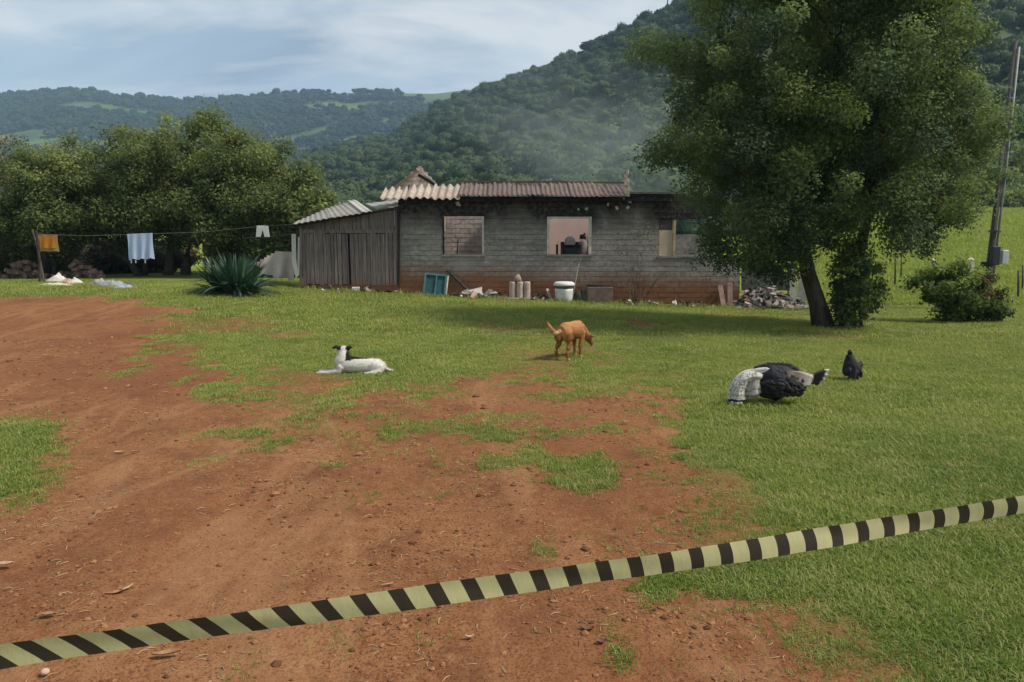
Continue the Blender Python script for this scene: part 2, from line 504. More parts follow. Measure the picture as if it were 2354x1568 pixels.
# ------------------------------------------------------------------ the grass
def grass_mat(name, c0, c1, c2):
    t = NT(name)
    P = t.pos()
    big = t.noise(0.7, 5, 0.6, P)
    big = t.math('ADD', t.ramp(big, [(0.3, 0.0), (0.7, 1.0)]), t.map(t.sepz(P)[1], 2.5, 8.0, -0.45, 0.15), clamp=True)   # moister and greener near the tape
    c = t.mix(big, c0, c1)
    c = t.mix(t.ramp(t.rnd(), [(0.45, 0.0), (1.0, 0.85)]), c, c2)
    c = t.mix(t.ramp(t.noise(2.4, 4, 0.65, P), [(0.5, 0.0), (0.72, 0.55)]), c, c2)
    return t.principled(c, 0.6, None, spec=0.25, transl=0.4)
gm = grass_mat('grass_blade', (0.135, 0.215, 0.026), (0.290, 0.345, 0.060), (0.42, 0.39, 0.14))
def tuft_mesh(name, n, h, spread, w, lean, mat):
    co, tr = [], []
    for i in range(n):
        a = random.uniform(0, 2 * math.pi); r = spread * math.sqrt(random.random())
        bx, by = r * math.cos(a), r * math.sin(a)
        hh = h * random.uniform(0.5, 1.1); d = random.uniform(0, 2 * math.pi); ln = hh * lean * random.uniform(0.3, 1.4)
        px, py = math.cos(d + 1.57) * w / 2, math.sin(d + 1.57) * w / 2
        tx, ty = bx + math.cos(d) * ln, by + math.sin(d) * ln
        mx, my = bx + math.cos(d) * ln * 0.35, by + math.sin(d) * ln * 0.35
        k = len(co)
        co += [(bx - px, by - py, -0.01), (bx + px, by + py, -0.01), (mx - px * .8, my - py * .8, hh * 0.6), (mx + px * .8, my + py * .8, hh * 0.6), (tx, ty, hh * random.uniform(0.7, 1.0))]
        tr += [(k, k + 1, k + 3), (k, k + 3, k + 2), (k + 2, k + 3, k + 4)]
    return np_mesh(name, co, tris=tr, mat=mat)
tufts = [tuft_mesh('tuft_a', 12, 0.024, 0.055, 0.0050, 1.6, gm), tuft_mesh('tuft_b', 10, 0.034, 0.050, 0.0048, 1.2, gm), tuft_mesh('tuft_c', 14, 0.018, 0.060, 0.0055, 2.0, gm)]
def sample_grass(n, ymin, ymax, power):
    out = []
    y = ymin + (ymax - ymin) * rng.random(n) ** power
    half = 0.74 * y + 2.4
    x = (rng.random(n) * 2 - 1) * half
    g = grassiness(x, y)
    keep = rng.random(n) < np.clip(g, 0, 1) ** 1.25
    return x[keep], y[keep], g[keep]
gxs, gys, gss, gg = [], [], [], []
for n, y0, y1, pw, sc in ((160000, 1.6, 6.5, 0.8, 1.12), (105000, 6.5, 12.5, 0.8, 1.35), (72000, 12.5, 24, 0.8, 2.1)):
    x, y, g = sample_grass(n, y0, y1, pw)
    ok = ~((y > 20.6) & (x > -6.4) & (x < 6.6))
    x, y, g = x[ok], y[ok], g[ok]
    lush = 0.75 + 0.5 * fbm(x * 0.6, y * 0.6, 3, 91)
    gxs.append(x); gys.append(y); gss.append(sc * (0.28 + 0.72 * g) * lush * rng.uniform(0.75, 1.25, len(x)))
gxs, gys, gss = map(np.concatenate, (gxs, gys, gss))
scatter('grass', np.stack([gxs, gys, terrain(gxs, gys) + 0.006], 1), rng.uniform(0, 6.28, len(gxs)), gss, rng.integers(0, 3, len(gxs)), tufts,
        'short green lawn grass over the yard', 'grass')
# taller pasture grass on the rising field at the right
n = 26000
y = 22 + 75 * rng.random(n) ** 1.3; x = y * (0.38 + 0.6 * rng.random(n))
pm = grass_mat('pasture_blade', (0.19, 0.265, 0.034), (0.29, 0.345, 0.052), (0.38, 0.38, 0.10))
pt = [tuft_mesh('pasture_tuft_a', 14, 0.16, 0.22, 0.022, 0.8, pm), tuft_mesh('pasture_tuft_b', 12, 0.12, 0.25, 0.024, 1.0, pm)]
scatter('pasture_grass', np.stack([x, y, terrain(x, y)], 1), rng.uniform(0, 6.28, n), rng.uniform(0.7, 1.4, n) * (0.8 + y / 90), rng.integers(0, 2, n), pt,
        'brighter pasture grass on the rising field behind the bush', 'grass')
# ================================================================== THE HILLS AND THEIR WOODS
def crown_mesh(name, n, card, mat, flat=0.75, seed=0, lobes=7):
    """a rounded tree crown of leaf clumps, about 2 units wide"""
    g = np.random.default_rng(seed)
    lc = g.normal(size=(lobes, 3)); lc /= np.linalg.norm(lc, axis=1, keepdims=True)
    lc *= g.uniform(0.25, 0.62, (lobes, 1)); lc[:, 2] = np.abs(lc[:, 2]) * 0.9
    lr = g.uniform(0.38, 0.58, lobes)
    k = g.integers(0, lobes, n)
    d = g.normal(size=(n, 3)); d[:, 2] = d[:, 2] * 0.9 + 0.25
    d /= np.linalg.norm(d, axis=1, keepdims=True)
    p = lc[k] + d * (lr[k] * g.uniform(0.8, 1.06, n))[:, None]
    p[:, 2] = p[:, 2] * flat + 0.55
    nr = d + g.normal(size=(n, 3)) * 0.35
    co, q = leaf_cards(p, nr, card * g.uniform(0.7, 1.3, n), card * 0.8 * g.uniform(0.7, 1.3, n), bend=-0.25)
    # core that closes the crown, well inside the leaves
    bm = bmesh.new()
    for j in range(lobes):
        bmesh.ops.create_icosphere(bm, subdivisions=1, radius=float(lr[j]) * 0.86, matrix=Matrix.Translation(lc[j]))
    cv = np.array([v.co[:] for v in bm.verts]); cv[:, 2] = cv[:, 2] * flat + 0.55
    ct = np.array([[v.index for v in f.verts] for f in bm.faces]) + len(co); bm.free()
    trunk = np.array([(0.05 * math.cos(a), 0.05 * math.sin(a), z) for z in (-0.6, 0.5) for a in (0, 2.1, 4.2)]) 
    tq = np.array([(0, 1, 4, 3), (1, 2, 5, 4), (2, 0, 3, 5)]) + len(co) + len(cv)
    return np_mesh(name, np.concatenate([co, cv, trunk]), np.concatenate([q, tq]), ct, mat=mat)
def wood_mat(name, c0, c1, c2, scale):
    t = NT(name)
    P = t.pos()
    c = t.mix(t.rnd(), c0, c1)
    c = t.mix(t.ramp(t.noise(scale, 4, 0.6, P), [(0.45, 0.0), (0.7, 0.8)]), c, c2)
    c = t.mix(t.ramp(t.noise(0.6, 4, 0.7, P), [(0.35, 0.55), (0.6, 0.0)]), c, [k * 0.5 for k in c0])
    return t.principled(c, 0.75, None, spec=0.15, transl=0.18)
def hill_grid(name, ridge, toe_py, toe_Y, nc, nt, power, amp, seed, mat, back=(0.35, 0.75)):
    cs = np.array([r_[0] for r_ in ridge], float)
    c = np.linspace(cs[0], cs[-1], nc)
    rp = np.interp(c, cs, [r_[1] for r_ in ridge]); rY = np.interp(c, cs, [r_[2] for r_ in ridge])
    tp = np.interp(c, cs, toe_py if hasattr(toe_py, '__len__') else [toe_py] * len(cs))
    tY = np.interp(c, cs, toe_Y if hasattr(toe_Y, '__len__') else [toe_Y] * len(cs))
    rid = np.array([at(a, b, d)[:] for a, b, d in zip(c, rp, rY)]); toe = np.array([at(a, b, d)[:] for a, b, d in zip(c, tp, tY)])
    toe[:, 2] = terrain(toe[:, 0], toe[:, 1])
    ts = np.linspace(0, 1.25, nt)
    co = []
    for t_ in ts:
        xy = toe[:, :2] + (rid - toe)[:, :2] * t_
        z = toe[:, 2] + (rid - toe)[:, 2] * (t_ ** power if t_ <= 1 else 1 - (t_ - 1) ** 1.3 * 1.6)
        w = math.sin(math.pi * min(t_, 1)) if t_ < 1 else 0
        z = z + w * amp * (fbm(xy[:, 0] / (amp * 5) + seed, xy[:, 1] / (amp * 5), 4, seed) - 0.5) * 2
        co.append(np.column_stack([xy, z]))
    co[0][:, 2] -= 4
    co = np.concatenate(co)
    i = (np.arange(nt - 1)[:, None] * nc + np.arange(nc - 1)[None, :]).ravel()
    q = np.stack([i, i + 1, i + nc + 1, i + nc], 1)
    me = np_mesh(name, co, q, smooth=True, mat=mat)
    o = tag(link(name, me), kind='structure')
    return co, q
def spread_on(co, q, n, g):
    a, b, c, d = (co[q[:, k]] for k in range(4))
    ar = np.linalg.norm(np.cross(c - a, d - b), axis=1) / 2
    f = g.choice(len(q), n, p=ar / ar.sum())
    u, v = g.random((n, 1)), g.random((n, 1))
    return (a[f] * (1 - u) + b[f] * u) * (1 - v) + (d[f] * (1 - u) + c[f] * u) * v
hill_floor = plain('hill_floor', (0.045, 0.065, 0.025), 0.95, 0.4, 0.05, 0.0)
RIDGE1 = [(380, 470, 640), (560, 412, 620), (720, 356, 590), (900, 322, 560), (1020, 250, 500), (1190, 188, 450), (1400, 105, 400), (1570, 15, 370), (1750, -90, 350),
          (2000, -170, 340), (2300, -210, 340), (2800, -260, 340)]
co1, q1 = hill_grid('wooded_hill', RIDGE1, [500, 495, 490, 485, 480, 475, 470, 470, 475, 480, 485, 490], [150, 150, 150, 150, 145, 140, 130, 120, 115, 112, 110, 110], 150, 60, 1.12, 7.0, 5, hill_floor)
g1_ = np.random.default_rng(21)
wood_near = wood_mat('wood_leaves', (0.030, 0.056, 0.026), (0.080, 0.112, 0.044), (0.115, 0.148, 0.054), 0.02)
crowns1 = [crown_mesh('wood_crown_%d' % i, 420, 0.17, wood_near, (0.62, 0.8, 0.9, 0.7, 1.0)[i], 100 + i, (6, 8, 5, 9, 6)[i]) for i in range(5)]
p1 = spread_on(co1, q1, 8000, g1_)
keep = (p1[:, 0] / p1[:, 1] < 0.95)
p1 = p1[keep]
s1 = np.clip(g1_.gamma(7, 1 / 7, len(p1)) * 3.6, 1.8, 5.6)
scatter('wooded_slope_forest', p1 + np.array([0, 0, 0.4]), g1_.uniform(0, 6.28, len(p1)), s1, g1_.integers(0, 5, len(p1)), crowns1,
        'dense forest covering the steep hill behind the house', 'forest')
RIDGE2 = [(-500, 232, 1250), (-200, 222, 1250), (0, 222, 1250), (130, 214, 1250), (200, 214, 1250), (330, 228, 1250), (430, 238, 1250), (520, 232, 1250), (600, 224, 1250), (730, 215, 1250),
          (860, 213, 1250), (1000, 215, 1250), (1060, 208, 1250), (1110, 203, 1250), (1300, 195, 1250), (1700, 190, 1250)]
t = NT('far_pasture')
far_floor = t.principled(t.mix(t.ramp(t.noise(0.012, 5, 0.6), [(0.4, 0.0), (0.6, 1.0)]), (0.05, 0.075, 0.03), (0.10, 0.135, 0.045)), 0.95, spec=0.1)
co2, q2 = hill_grid('far_ridge', RIDGE2, 420, 620, 120, 70, 0.9, 13.0, 9, far_floor)
g2_ = np.random.default_rng(22)
wood_far = wood_mat('far_wood_leaves', (0.024, 0.044, 0.020), (0.046, 0.074, 0.030), (0.06, 0.095, 0.035), 0.008)
crowns2 = [crown_mesh('far_crown_%d' % i, 110, 0.34, wood_far, (0.7, 0.9, 0.8)[i], 200 + i, 5) for i in range(3)]
p2 = spread_on(co2, q2, 26000, g2_)
dn = fbm(p2[:, 0] / 130, p2[:, 1] / 75, 4, 77)
top = sstep(1020, 1200, p2[:, 1]) * sstep(-480, -250, p2[:, 0])
p2 = p2[dn > 0.36 + 0.17 * top]
s2 = g2_.gamma(9, 1 / 9, len(p2)) * 5.0
scatter('far_ridge_forest', p2 + np.array([0, 0, 0.5]), g2_.uniform(0, 6.28, len(p2)), s2, g2_.integers(0, 3, len(p2)), crowns2,
        'blue-green woods on the distant ridge under the sky', 'forest')
# ================================================================== TREES AND BUSHES
def leaf_mat(name, dark, mid, light, transl=0.45, rough=0.65):
    t = NT(name)
    a = t.attr('tint')
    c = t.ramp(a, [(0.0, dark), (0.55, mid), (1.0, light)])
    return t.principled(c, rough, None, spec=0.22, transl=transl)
def bark_mat(name, c0, c1, scale=9):
    t = NT(name)
    n = t.noise(scale, 6, 0.65, None, (1, 1, 0.25))
    c = t.mix(t.ramp(n, [(0.35, 0.0), (0.7, 1.0)]), c0, c1)
    return t.principled(c, 0.9, t.bump(n, 0.9, 0.04), spec=0.15)
bark_dark = bark_mat('dark_bark', (0.030, 0.024, 0.019), (0.105, 0.085, 0.066))
bark_grey = bark_mat('grey_bark', (0.055, 0.045, 0.038), (0.16, 0.14, 0.12))
def crown_leaves(ells, nclump, nleaf, crad, lsize, g, shell=0.55, flat=0.8, lw=0.55, tint_top=0.25, droop=0.15):
    """ells: (centre, radii, weight) in world metres. Leaves in clumps spread through the crown's volume"""
    wts = np.array([e[2] for e in ells], float); wts /= wts.sum()
    cen, out = [], []
    while len(cen) < nclump:
        k = g.choice(len(ells), p=wts); c, r, _ = ells[k]
        d = g.normal(size=3); d /= np.linalg.norm(d)
        rad = g.random() ** (1 / 3)
        if rad < shell and g.random() < 0.72: continue
        rad *= 1 + 0.10 * g.normal()
        cen.append(np.array(c) + d * rad * np.array(r)); out.append(d * rad)
    cen, out = np.array(cen), np.array(out)
    cr = crad * g.uniform(0.6, 1.35, nclump)
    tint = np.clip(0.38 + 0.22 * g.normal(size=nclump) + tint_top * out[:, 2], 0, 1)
    P, Nn, T, Ls = [], [], [], []
    for i in range(nclump):
        m = int(nleaf * (cr[i] / crad) ** 2 * g.uniform(0.7, 1.2))
        d = g.normal(size=(m, 3)); d /= np.linalg.norm(d, axis=1, keepdims=True)
        rr = g.random((m, 1)) ** 0.45
        # each clump sends a few shoots outwards so that the outline is ragged
        sh = (g.random((m, 1)) < 0.14) * g.uniform(0, 0.9, (m, 1))
        p = cen[i] + d * rr * cr[i] * np.array([1, 1, flat]) + out[i] / (np.linalg.norm(out[i]) + 1e-6) * sh * cr[i]
        P.append(p); Nn.append(d * 0.7 + np.array([0, 0, 0.5]) + g.normal(size=(m, 3)) * 0.55)
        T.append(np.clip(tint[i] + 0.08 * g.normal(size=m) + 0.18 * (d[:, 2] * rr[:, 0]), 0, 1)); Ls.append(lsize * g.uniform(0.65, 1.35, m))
    P, Nn, T, Ls = map(np.concatenate, (P, Nn, T, Ls))
    co, q = leaf_cards(P, Nn, Ls, Ls * lw, bend=-0.3)
    return co, q, np.repeat(T, 4), cen
def limb(b, p0, p1, r0, r1, g, n=5, wob=0.10, sag=0.0):
    p0, p1 = np.array(p0), np.array(p1); L = np.linalg.norm(p1 - p0)
    pts, rad = [], []
    for i in range(n + 1):
        f = i / n
        p = p0 + (p1 - p0) * f + (g.normal(size=3) * wob * L * 0.35 * math.sin(math.pi * f)) + np.array([0, 0, sag * L * math.sin(math.pi * f)])
        pts.append(Vector(p)); rad.append(r0 + (r1 - r0) * f)
    b.tube(pts, rad, 7)
    return pts
def make_tree(name, label, cat, base, stems, ells, lm, bm_, nclump, nleaf, crad, lsize, seed, nlimb=18, group=None, trunk_name='trunk', **kw):
    """stems: list of (list of points, r0, r1)"""
    g = np.random.default_rng(seed)
    root = empty(name, base, label, cat, group)
    co, q, T, cen = crown_leaves(ells, nclump, nleaf, crad, lsize, g, **kw)
    me = np_mesh('crown', co - np.array(base[:]), q, mat=lm); fattr(me, 'tint', T)
    link('crown', me, root)
    tips = []
    for pts, r0, r1 in stems:
        b = MB()
        n = len(pts); b.tube(pts, [(r0 + (r1 - r0) * i / (n - 1)) * (1.25 if i == 0 else 1) for i in range(n)], 10)
        b.build(trunk_name, bm_, root, smooth=True)
        tips.append((np.array(pts[-1][:]), np.array(pts[len(pts) // 2][:]), r1))
    if nlimb:
        b = MB()
        for i in range(nlimb):
            tip, mid, r1 = tips[i % len(tips)]
            c = cen[g.integers(0, len(cen))]
            s = tip + (mid - tip) * g.random() * 0.5
            limb(b, s, c, r1 * g.uniform(0.5, 0.9), 0.012, g, 5, 0.14, 0.05)
        o = b.build('branches', bm_, root, smooth=True)
        o['kind'] = 'stuff'
    return root
def ell(px, py, Y, rpx, rpy, ry, w=None):
    """an ellipsoid of the crown: centre at a photo position and a distance, radii given across the view"""
    c = at(px, py, Y); k = Y / FPX
    r = (rpx * k, ry, rpy * k)
    return (np.array(c[:]), np.array(r), w if w else r[0] * r[1] * r[2])

# --- the big tree before the right end of the house
BT = G(1905, 754); Y = BT.y
leaf_big = leaf_mat('big_tree_leaf', (0.060, 0.098, 0.048), (0.150, 0.205, 0.066), (0.36, 0.41, 0.105))
b1 = at(1895, 756, Y); b1.z = tz(b1.x, b1.y) - 0.08
b2 = at(1950, 756, Y + 0.1); b2.z = tz(b2.x, b2.y) - 0.08
stems = [([b1, at(1880, 700, Y), at(1858, 630, Y), at(1845, 560, Y), at(1830, 470, Y + .1), at(1800, 330, Y + .2)], 0.185, 0.08),
         ([b2, at(1950, 690, Y + .1), at(1965, 620, Y + .2), at(1985, 540, Y + .2), at(2010, 420, Y + .3), at(2040, 280, Y + .4)], 0.14, 0.07)]
ells = [ell(1850, 150, Y, 330, 300, 2.6), ell(1725, 330, Y, 205, 190, 1.8), ell(1860, 430, Y, 290, 170, 2.2), ell(2060, 330, Y, 190, 210, 1.9), ell(1710, 530, Y, 130, 85, 1.2),
        ell(2060, 60, Y, 190, 200, 2.0), ell(2040, 500, Y, 120, 90, 1.1), ell(1690, 120, Y, 110, 130, 1.5), ell(1880, -70, Y, 260, 140, 2.2), ell(1860, 575, Y, 150, 65, 1.2), ell(1790, 600, Y, 90, 40, .9), ell(1850, 615, Y - .4, 105, 42, .6), ell(1910, 620, Y - .3, 85, 40, .6), ell(1960, 590, Y, 90, 50, .9), ell(2160, 400, Y, 95, 110, 1.4), ell(2110, 500, Y, 80, 60, 1.0), ell(2190, 250, Y, 75, 120, 1.3)]
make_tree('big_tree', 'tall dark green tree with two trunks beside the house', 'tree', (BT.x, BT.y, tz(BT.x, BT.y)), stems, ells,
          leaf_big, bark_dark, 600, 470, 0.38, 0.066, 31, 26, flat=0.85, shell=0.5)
# suckers round the second trunk
g = np.random.default_rng(5)
ells = [ell(1962, 690, Y - .1, 42, 55, 0.4), ell(1995, 640, Y, 40, 50, 0.35), ell(1955, 630, Y - .2, 42, 50, .35), ell(1955, 730, Y - .2, 34, 25, .3)]
make_tree('sucker_shrub', 'leafy shoots growing round the second trunk of the tall tree', 'shrub', (b2.x + 0.22, b2.y - 0.12, tz(b2.x, b2.y)),
          [([Vector((b2.x + .22, b2.y - .12, tz(b2.x, b2.y) - .05)), at(1975, 690, Y - .1), at(1985, 630, Y - .1)], 0.03, 0.012)], ells, leaf_big, bark_dark, 85, 75, 0.16, 0.075, 33, 8, trunk_name='stem')

# --- the broad trees at the left
leaf_olive = leaf_mat('broad_tree_leaf', (0.075, 0.100, 0.036), (0.160, 0.195, 0.062), (0.29, 0.325, 0.10), 0.45, 0.65)
leaf_brown = leaf_mat('dry_tree_leaf', (0.075, 0.075, 0.045), (0.16, 0.15, 0.09), (0.27, 0.25, 0.16), 0.25, 0.6)
def gp(px, Y, dz=0.0):
    x = at(px, 600, Y).x
    return Vector((x, Y, tz(x, Y) + dz))
Y = 27.5
st = [([gp(385, Y, -.1), at(390, 600, Y), at(395, 540, Y), at(380, 470, Y), at(350, 400, Y)], 0.16, 0.07),
      ([gp(425, Y + .3, -.1), at(428, 600, Y + .3), at(440, 540, Y + .3), at(480, 460, Y + .3), at(520, 390, Y + .3)], 0.17, 0.07),
      ([gp(318, Y - .4, -.1), at(300, 602, Y - .4), at(262, 580, Y - .4), at(225, 555, Y - .4), at(170, 480, Y - .4)], 0.12, 0.05),
      ([gp(330, Y, -.1), at(335, 590, Y), at(320, 520, Y), at(290, 440, Y)], 0.10, 0.05)]
ells = [ell(440, 370, Y, 150, 92, 2.6), ell(560, 425, Y, 140, 95, 2.2), ell(310, 440, Y, 170, 90, 2.4), ell(640, 490, Y, 105, 85, 1.8), ell(450, 480, Y, 250, 80, 2.6), ell(350, 345, Y, 75, 45, 1.8),
        ell(550, 350, Y, 70, 45, 1.8), ell(250, 530, Y, 150, 40, 1.6), ell(560, 530, Y, 120, 40, 1.6)]
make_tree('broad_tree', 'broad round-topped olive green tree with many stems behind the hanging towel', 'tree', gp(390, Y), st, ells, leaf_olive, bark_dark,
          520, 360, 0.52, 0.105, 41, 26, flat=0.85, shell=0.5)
Y = 26.5
ells = [ell(140, 420, Y, 90, 85, 1.9), ell(150, 480, Y, 140, 75, 2.0), ell(90, 525, Y, 130, 50, 1.8)]
make_tree('low_tree', 'lower olive green tree behind the orange cloth', 'tree', gp(95, Y), [([gp(100, Y, -.1), at(105, 600, Y), at(110, 540, Y), at(130, 450, Y)], 0.15, 0.06), ([gp(130, Y, -.1), at(120, 590, Y), at(80, 500, Y)], 0.11, 0.05)],
          ells, leaf_olive, bark_dark, 190, 320, 0.48, 0.105, 43, 14, flat=0.85)
Y = 29
ells = [ell(10, 420, Y, 80, 90, 2.0), ell(-60, 370, Y, 100, 80, 2.0), ell(20, 500, Y, 100, 70, 1.8), ell(-120, 450, Y, 130, 120, 2.0)]
make_tree('dry_tree', 'thin grey-brown tree at the left edge of the yard', 'tree', gp(-20, Y), [([gp(-20, Y, -.1), at(-10, 560, Y), at(0, 460, Y), at(-20, 360, Y)], 0.15, 0.05)],
          ells, leaf_brown, bark_grey, 170, 220, 0.45, 0.10, 45, 22)
# dark undergrowth below the broad trees
def shrub(name, label, px, Y, ells, lm, nc, nl, cr, ls, seed, cat='shrub', nl_=6):
    b = gp(px, Y)
    return make_tree(name, label, cat, b, [([b - Vector((0, 0, .05)), b + Vector((0.02, 0, 0.25)), b + Vector((0.05, 0, 0.5))], 0.04, 0.02)], ells, lm, bark_dark, nc, nl, cr, ls, seed, nl_, trunk_name='stem')
shrub('undergrowth_shrub', 'dark shrub under the tree beside the grey panel', 690, 27, [ell(690, 560, 27, 90, 55, 1.2), ell(720, 500, 27, 70, 50, 1.2)], leaf_olive, 60, 110, 0.4, 0.17, 51)
shrub('undergrowth_shrub', 'pale dry shrub in the gap between the tree stems and the spiky plant', 470, 31, [ell(500, 585, 31, 60, 28, 1.0)], leaf_mat('straw_leaf', (0.12, 0.11, 0.04), (0.22, 0.18, 0.08), (0.34, 0.27, 0.13)), 30, 90, 0.3, 0.15, 52)
shrub('undergrowth_shrub', 'dark shrub behind the orange cloth at the yard edge', 30, 28, [ell(20, 580, 28, 120, 50, 1.2)], leaf_olive, 60, 100, 0.4, 0.17, 53)
shrub('undergrowth_shrub', 'dark shrub behind the clothes heap between the orange cloth and the towel', 210, 30, [ell(210, 590, 30, 100, 45, 1.2)], leaf_brown, 50, 90, 0.4, 0.16, 54)
shrub('undergrowth_shrub', 'low dark shrub behind the spiky plant', 560, 28, [ell(600, 575, 28, 70, 45, 1.0)], leaf_olive, 45, 100, 0.35, 0.16, 55)

ug = [crown_mesh('undergrowth_crown_%d' % i, 320, 0.15, leaf_w, 0.8, 500 + i, 6) for i, leaf_w in enumerate([wood_mat('undergrowth_leaves', (.05, .055, .028), (.10, .095, .05), (.13, .115, .065), .3)] * 3)]
gu = np.random.default_rng(60); n = 150; yu = gu.uniform(30.5, 37, n); pu = gu.uniform(-150, 690, n); pu = np.where((pu > 435) & (pu < 530), pu - 200, pu); xu = (pu - CX) / FPX * yu
scatter('undergrowth', np.stack([xu, yu, terrain(xu, yu) - .1], 1), gu.uniform(0, 6.28, n), gu.uniform(.7, 1.3, n), gu.integers(0, 3, n), ug, 'tangled brownish undergrowth behind the left trees', 'undergrowth')

# --- the bush in the lawn at the right
bb = G(2225, 742); Y = bb.y
leaf_bush = leaf_mat('bush_leaf', (0.055, 0.090, 0.026), (0.135, 0.195, 0.042), (0.29, 0.34, 0.08))
ells = [ell(2190, 655, Y, 78, 45, 0.75), ell(2265, 690, Y, 60, 48, 0.65), ell(2150, 650, Y, 48, 32, 0.5), ell(2230, 710, Y, 70, 30, 0.6), ell(2200, 622, Y, 35, 22, 0.35)]
make_tree('garden_bush', 'rounded bush with bronze-red shoots on the lawn below the pole', 'bush', (bb.x, bb.y, tz(bb.x, bb.y)),
          [([Vector((bb.x + dx, bb.y, tz(bb.x, bb.y) - .05)), Vector((bb.x + dx * 2, bb.y, bb.z + 0.35)), Vector((bb.x + dx * 4, bb.y, bb.z + 0.7))], 0.03, 0.015) for dx in (-.12, 0.0, .12)],
          ells, leaf_bush, bark_dark, 105, 95, 0.19, 0.085, 61, 16, trunk_name='stem', flat=0.8)
ells = [ell(2275, 670, Y - .2, 34, 42, 0.25), ell(2290, 700, Y - .3, 28, 25, 0.2)]
co, q, T, _c = crown_leaves(ells, 26, 60, 0.12, 0.06, g)
me = np_mesh('red_shoots', co - np.array([bb.x, bb.y, tz(bb.x, bb.y)]), q, mat=leaf_mat('red_leaf', (0.05, 0.03, 0.015), (0.12, 0.07, 0.03), (0.20, 0.12, 0.05))); fattr(me, 'tint', T)
link('red_shoots', me, [o for o in COL.objects if o.name == 'garden_bush'][0])

# --- trees standing along the upper edge of the pasture
mats_p = [leaf_mat('pasture_tree_leaf_%d' % i, *c) for i, c in enumerate([((0.07, 0.105, 0.032), (0.17, 0.22, 0.06), (0.32, 0.36, 0.11)), ((0.055, 0.085, 0.03), (0.13, 0.18, 0.05), (0.26, 0.30, 0.09))])]
PT = [(2190, 96, 455, 75, 60), (2285, 92, 440, 70, 62), (2345, 99, 405, 80, 80), (2390, 90, 455, 70, 52), (2120, 99, 450, 80, 70), (2240, 104, 395, 80, 60), (2460, 97, 420, 90, 80), (2040, 100, 440, 80, 70), (2320, 88, 468, 45, 36)]
words = ['half hidden behind the right side of the tall tree', 'just left of the utility pole, pasture top', 'at the right edge behind the utility pole, tallest of the row', 'low, at the right edge of the pasture top',
         'showing under the right branches of the tall tree', 'at the back of the row, left of the pole', 'beyond the right edge of the pasture row', 'behind the crown of the tall tree', 'smallest of the row, at the foot of the pole line']
for i, ((px, Yp, py, rx, ry), w) in enumerate(zip(PT, words)):
    b = gp(px, Yp); c = at(px, py, Yp)
    make_tree('pasture_tree', 'round light green tree ' + w, 'tree', b, [([b - Vector((0, 0, .2)), b + Vector((.1, 0, 1.2)), Vector((c.x, Yp, c.z - 0.5))], 0.22, 0.10)],
              [ell(px, py, Yp, rx * .8, ry * .8, rx * .8 * Yp / FPX), ell(px - rx * .4, py + ry * .25, Yp, rx * .5, ry * .5, 2), ell(px + rx * .45, py + ry * .3, Yp, rx * .45, ry * .5, 2)],
              mats_p[i % 2], bark_grey, 90, 75, 0.85, 0.42, 300 + i, 6, 'trees along the top of the pasture')

# --- lighter scrub at the foot of the hill, seen above the roof
scrub_leaf = wood_mat('scrub_leaves', (0.060, 0.098, 0.034), (0.105, 0.155, 0.045), (0.15, 0.20, 0.06), 0.03)
scr = [crown_mesh('scrub_crown_%d' % i, 300, 0.2, scrub_leaf, 0.75, 400 + i, 7) for i in range(3)]
gs = np.random.default_rng(77)
sp = []
while len(sp) < 420:
    px = gs.uniform(1180, 1620); Yp = gs.uniform(118, 215)
    if gs.random() > sstep(1180, 1480, px): continue
    sp.append((px, Yp))
from_hill = []
for px, Yp in sp:
    x = at(px, 420, Yp).x
    k = np.argmin((co1[:, 0] - x) ** 2 + (co1[:, 1] - Yp) ** 2)
    from_hill.append((x, Yp, max(co1[k, 2], tz(x, Yp)) + 0.2))
scatter('hillfoot_scrub', np.array(from_hill), gs.uniform(0, 6.28, len(sp)), gs.gamma(9, 1 / 9, len(sp)) * 2.9, gs.integers(0, 3, len(sp)), scr, 'paler scrub at the foot of the hill above the roof', 'scrub')

# --- the spiky plant
sy = G(540, 676); root = empty('spiky_plant', (sy.x, sy.y, tz(sy.x, sy.y)), 'clump of stiff dark green sword-shaped leaves on the lawn near the shed', 'plant')
t = NT('sword_leaf')
o_ = t.sepz(t.objco())
c = t.mix(t.rnd(), (0.018, 0.052, 0.034), (0.060, 0.120, 0.062))
sword = t.principled(c, 0.4, None, spec=0.45, transl=0.12)
gsw = np.random.default_rng(9)
shapes = []
for k in range(6):
    L = 1.0; w = 0.038; n = 5; co, q = [], []
    for i in range(n + 1):
        f = i / n; ww = w * (1 - f) ** 0.6 * (0.7 + 0.6 * min(f * 3, 1)); bend = (0.05 + 0.11 * k) * f ** 2.2
        for s in (-1, 0, 1): co.append((L * f * (1 - 0.12 * bend), s * ww, -bend * L * 0.9 - (0.25 * ww if s == 0 else 0)))
    for i in range(n):
        for s in range(2): q.append((i * 3 + s, i * 3 + s + 1, i * 3 + s + 4, i * 3 + s + 3))
    shapes.append(np_mesh('leaf', co, q, smooth=True, mat=sword))
for i in range(290):
    el_ = gsw.uniform(0.03, 1.0) ** 0.75 * 1.42; az = gsw.uniform(0, 2 * math.pi)
    k = int(np.clip(5 - el_ * 3.6 + gsw.normal() * 0.8, 0, 5))
    o = link('leaf', shapes[k], root)
    br = gsw.uniform(0, 0.34)
    o.location = (math.cos(az) * br * 1.3, math.sin(az) * br, 0.02 + (0.34 - br) * 0.9 * gsw.random())
    o.rotation_euler = (gsw.normal() * 0.25, -el_, az); s = gsw.uniform(0.72, 1.06)
    o.scale = (s, s * 1.15, s)
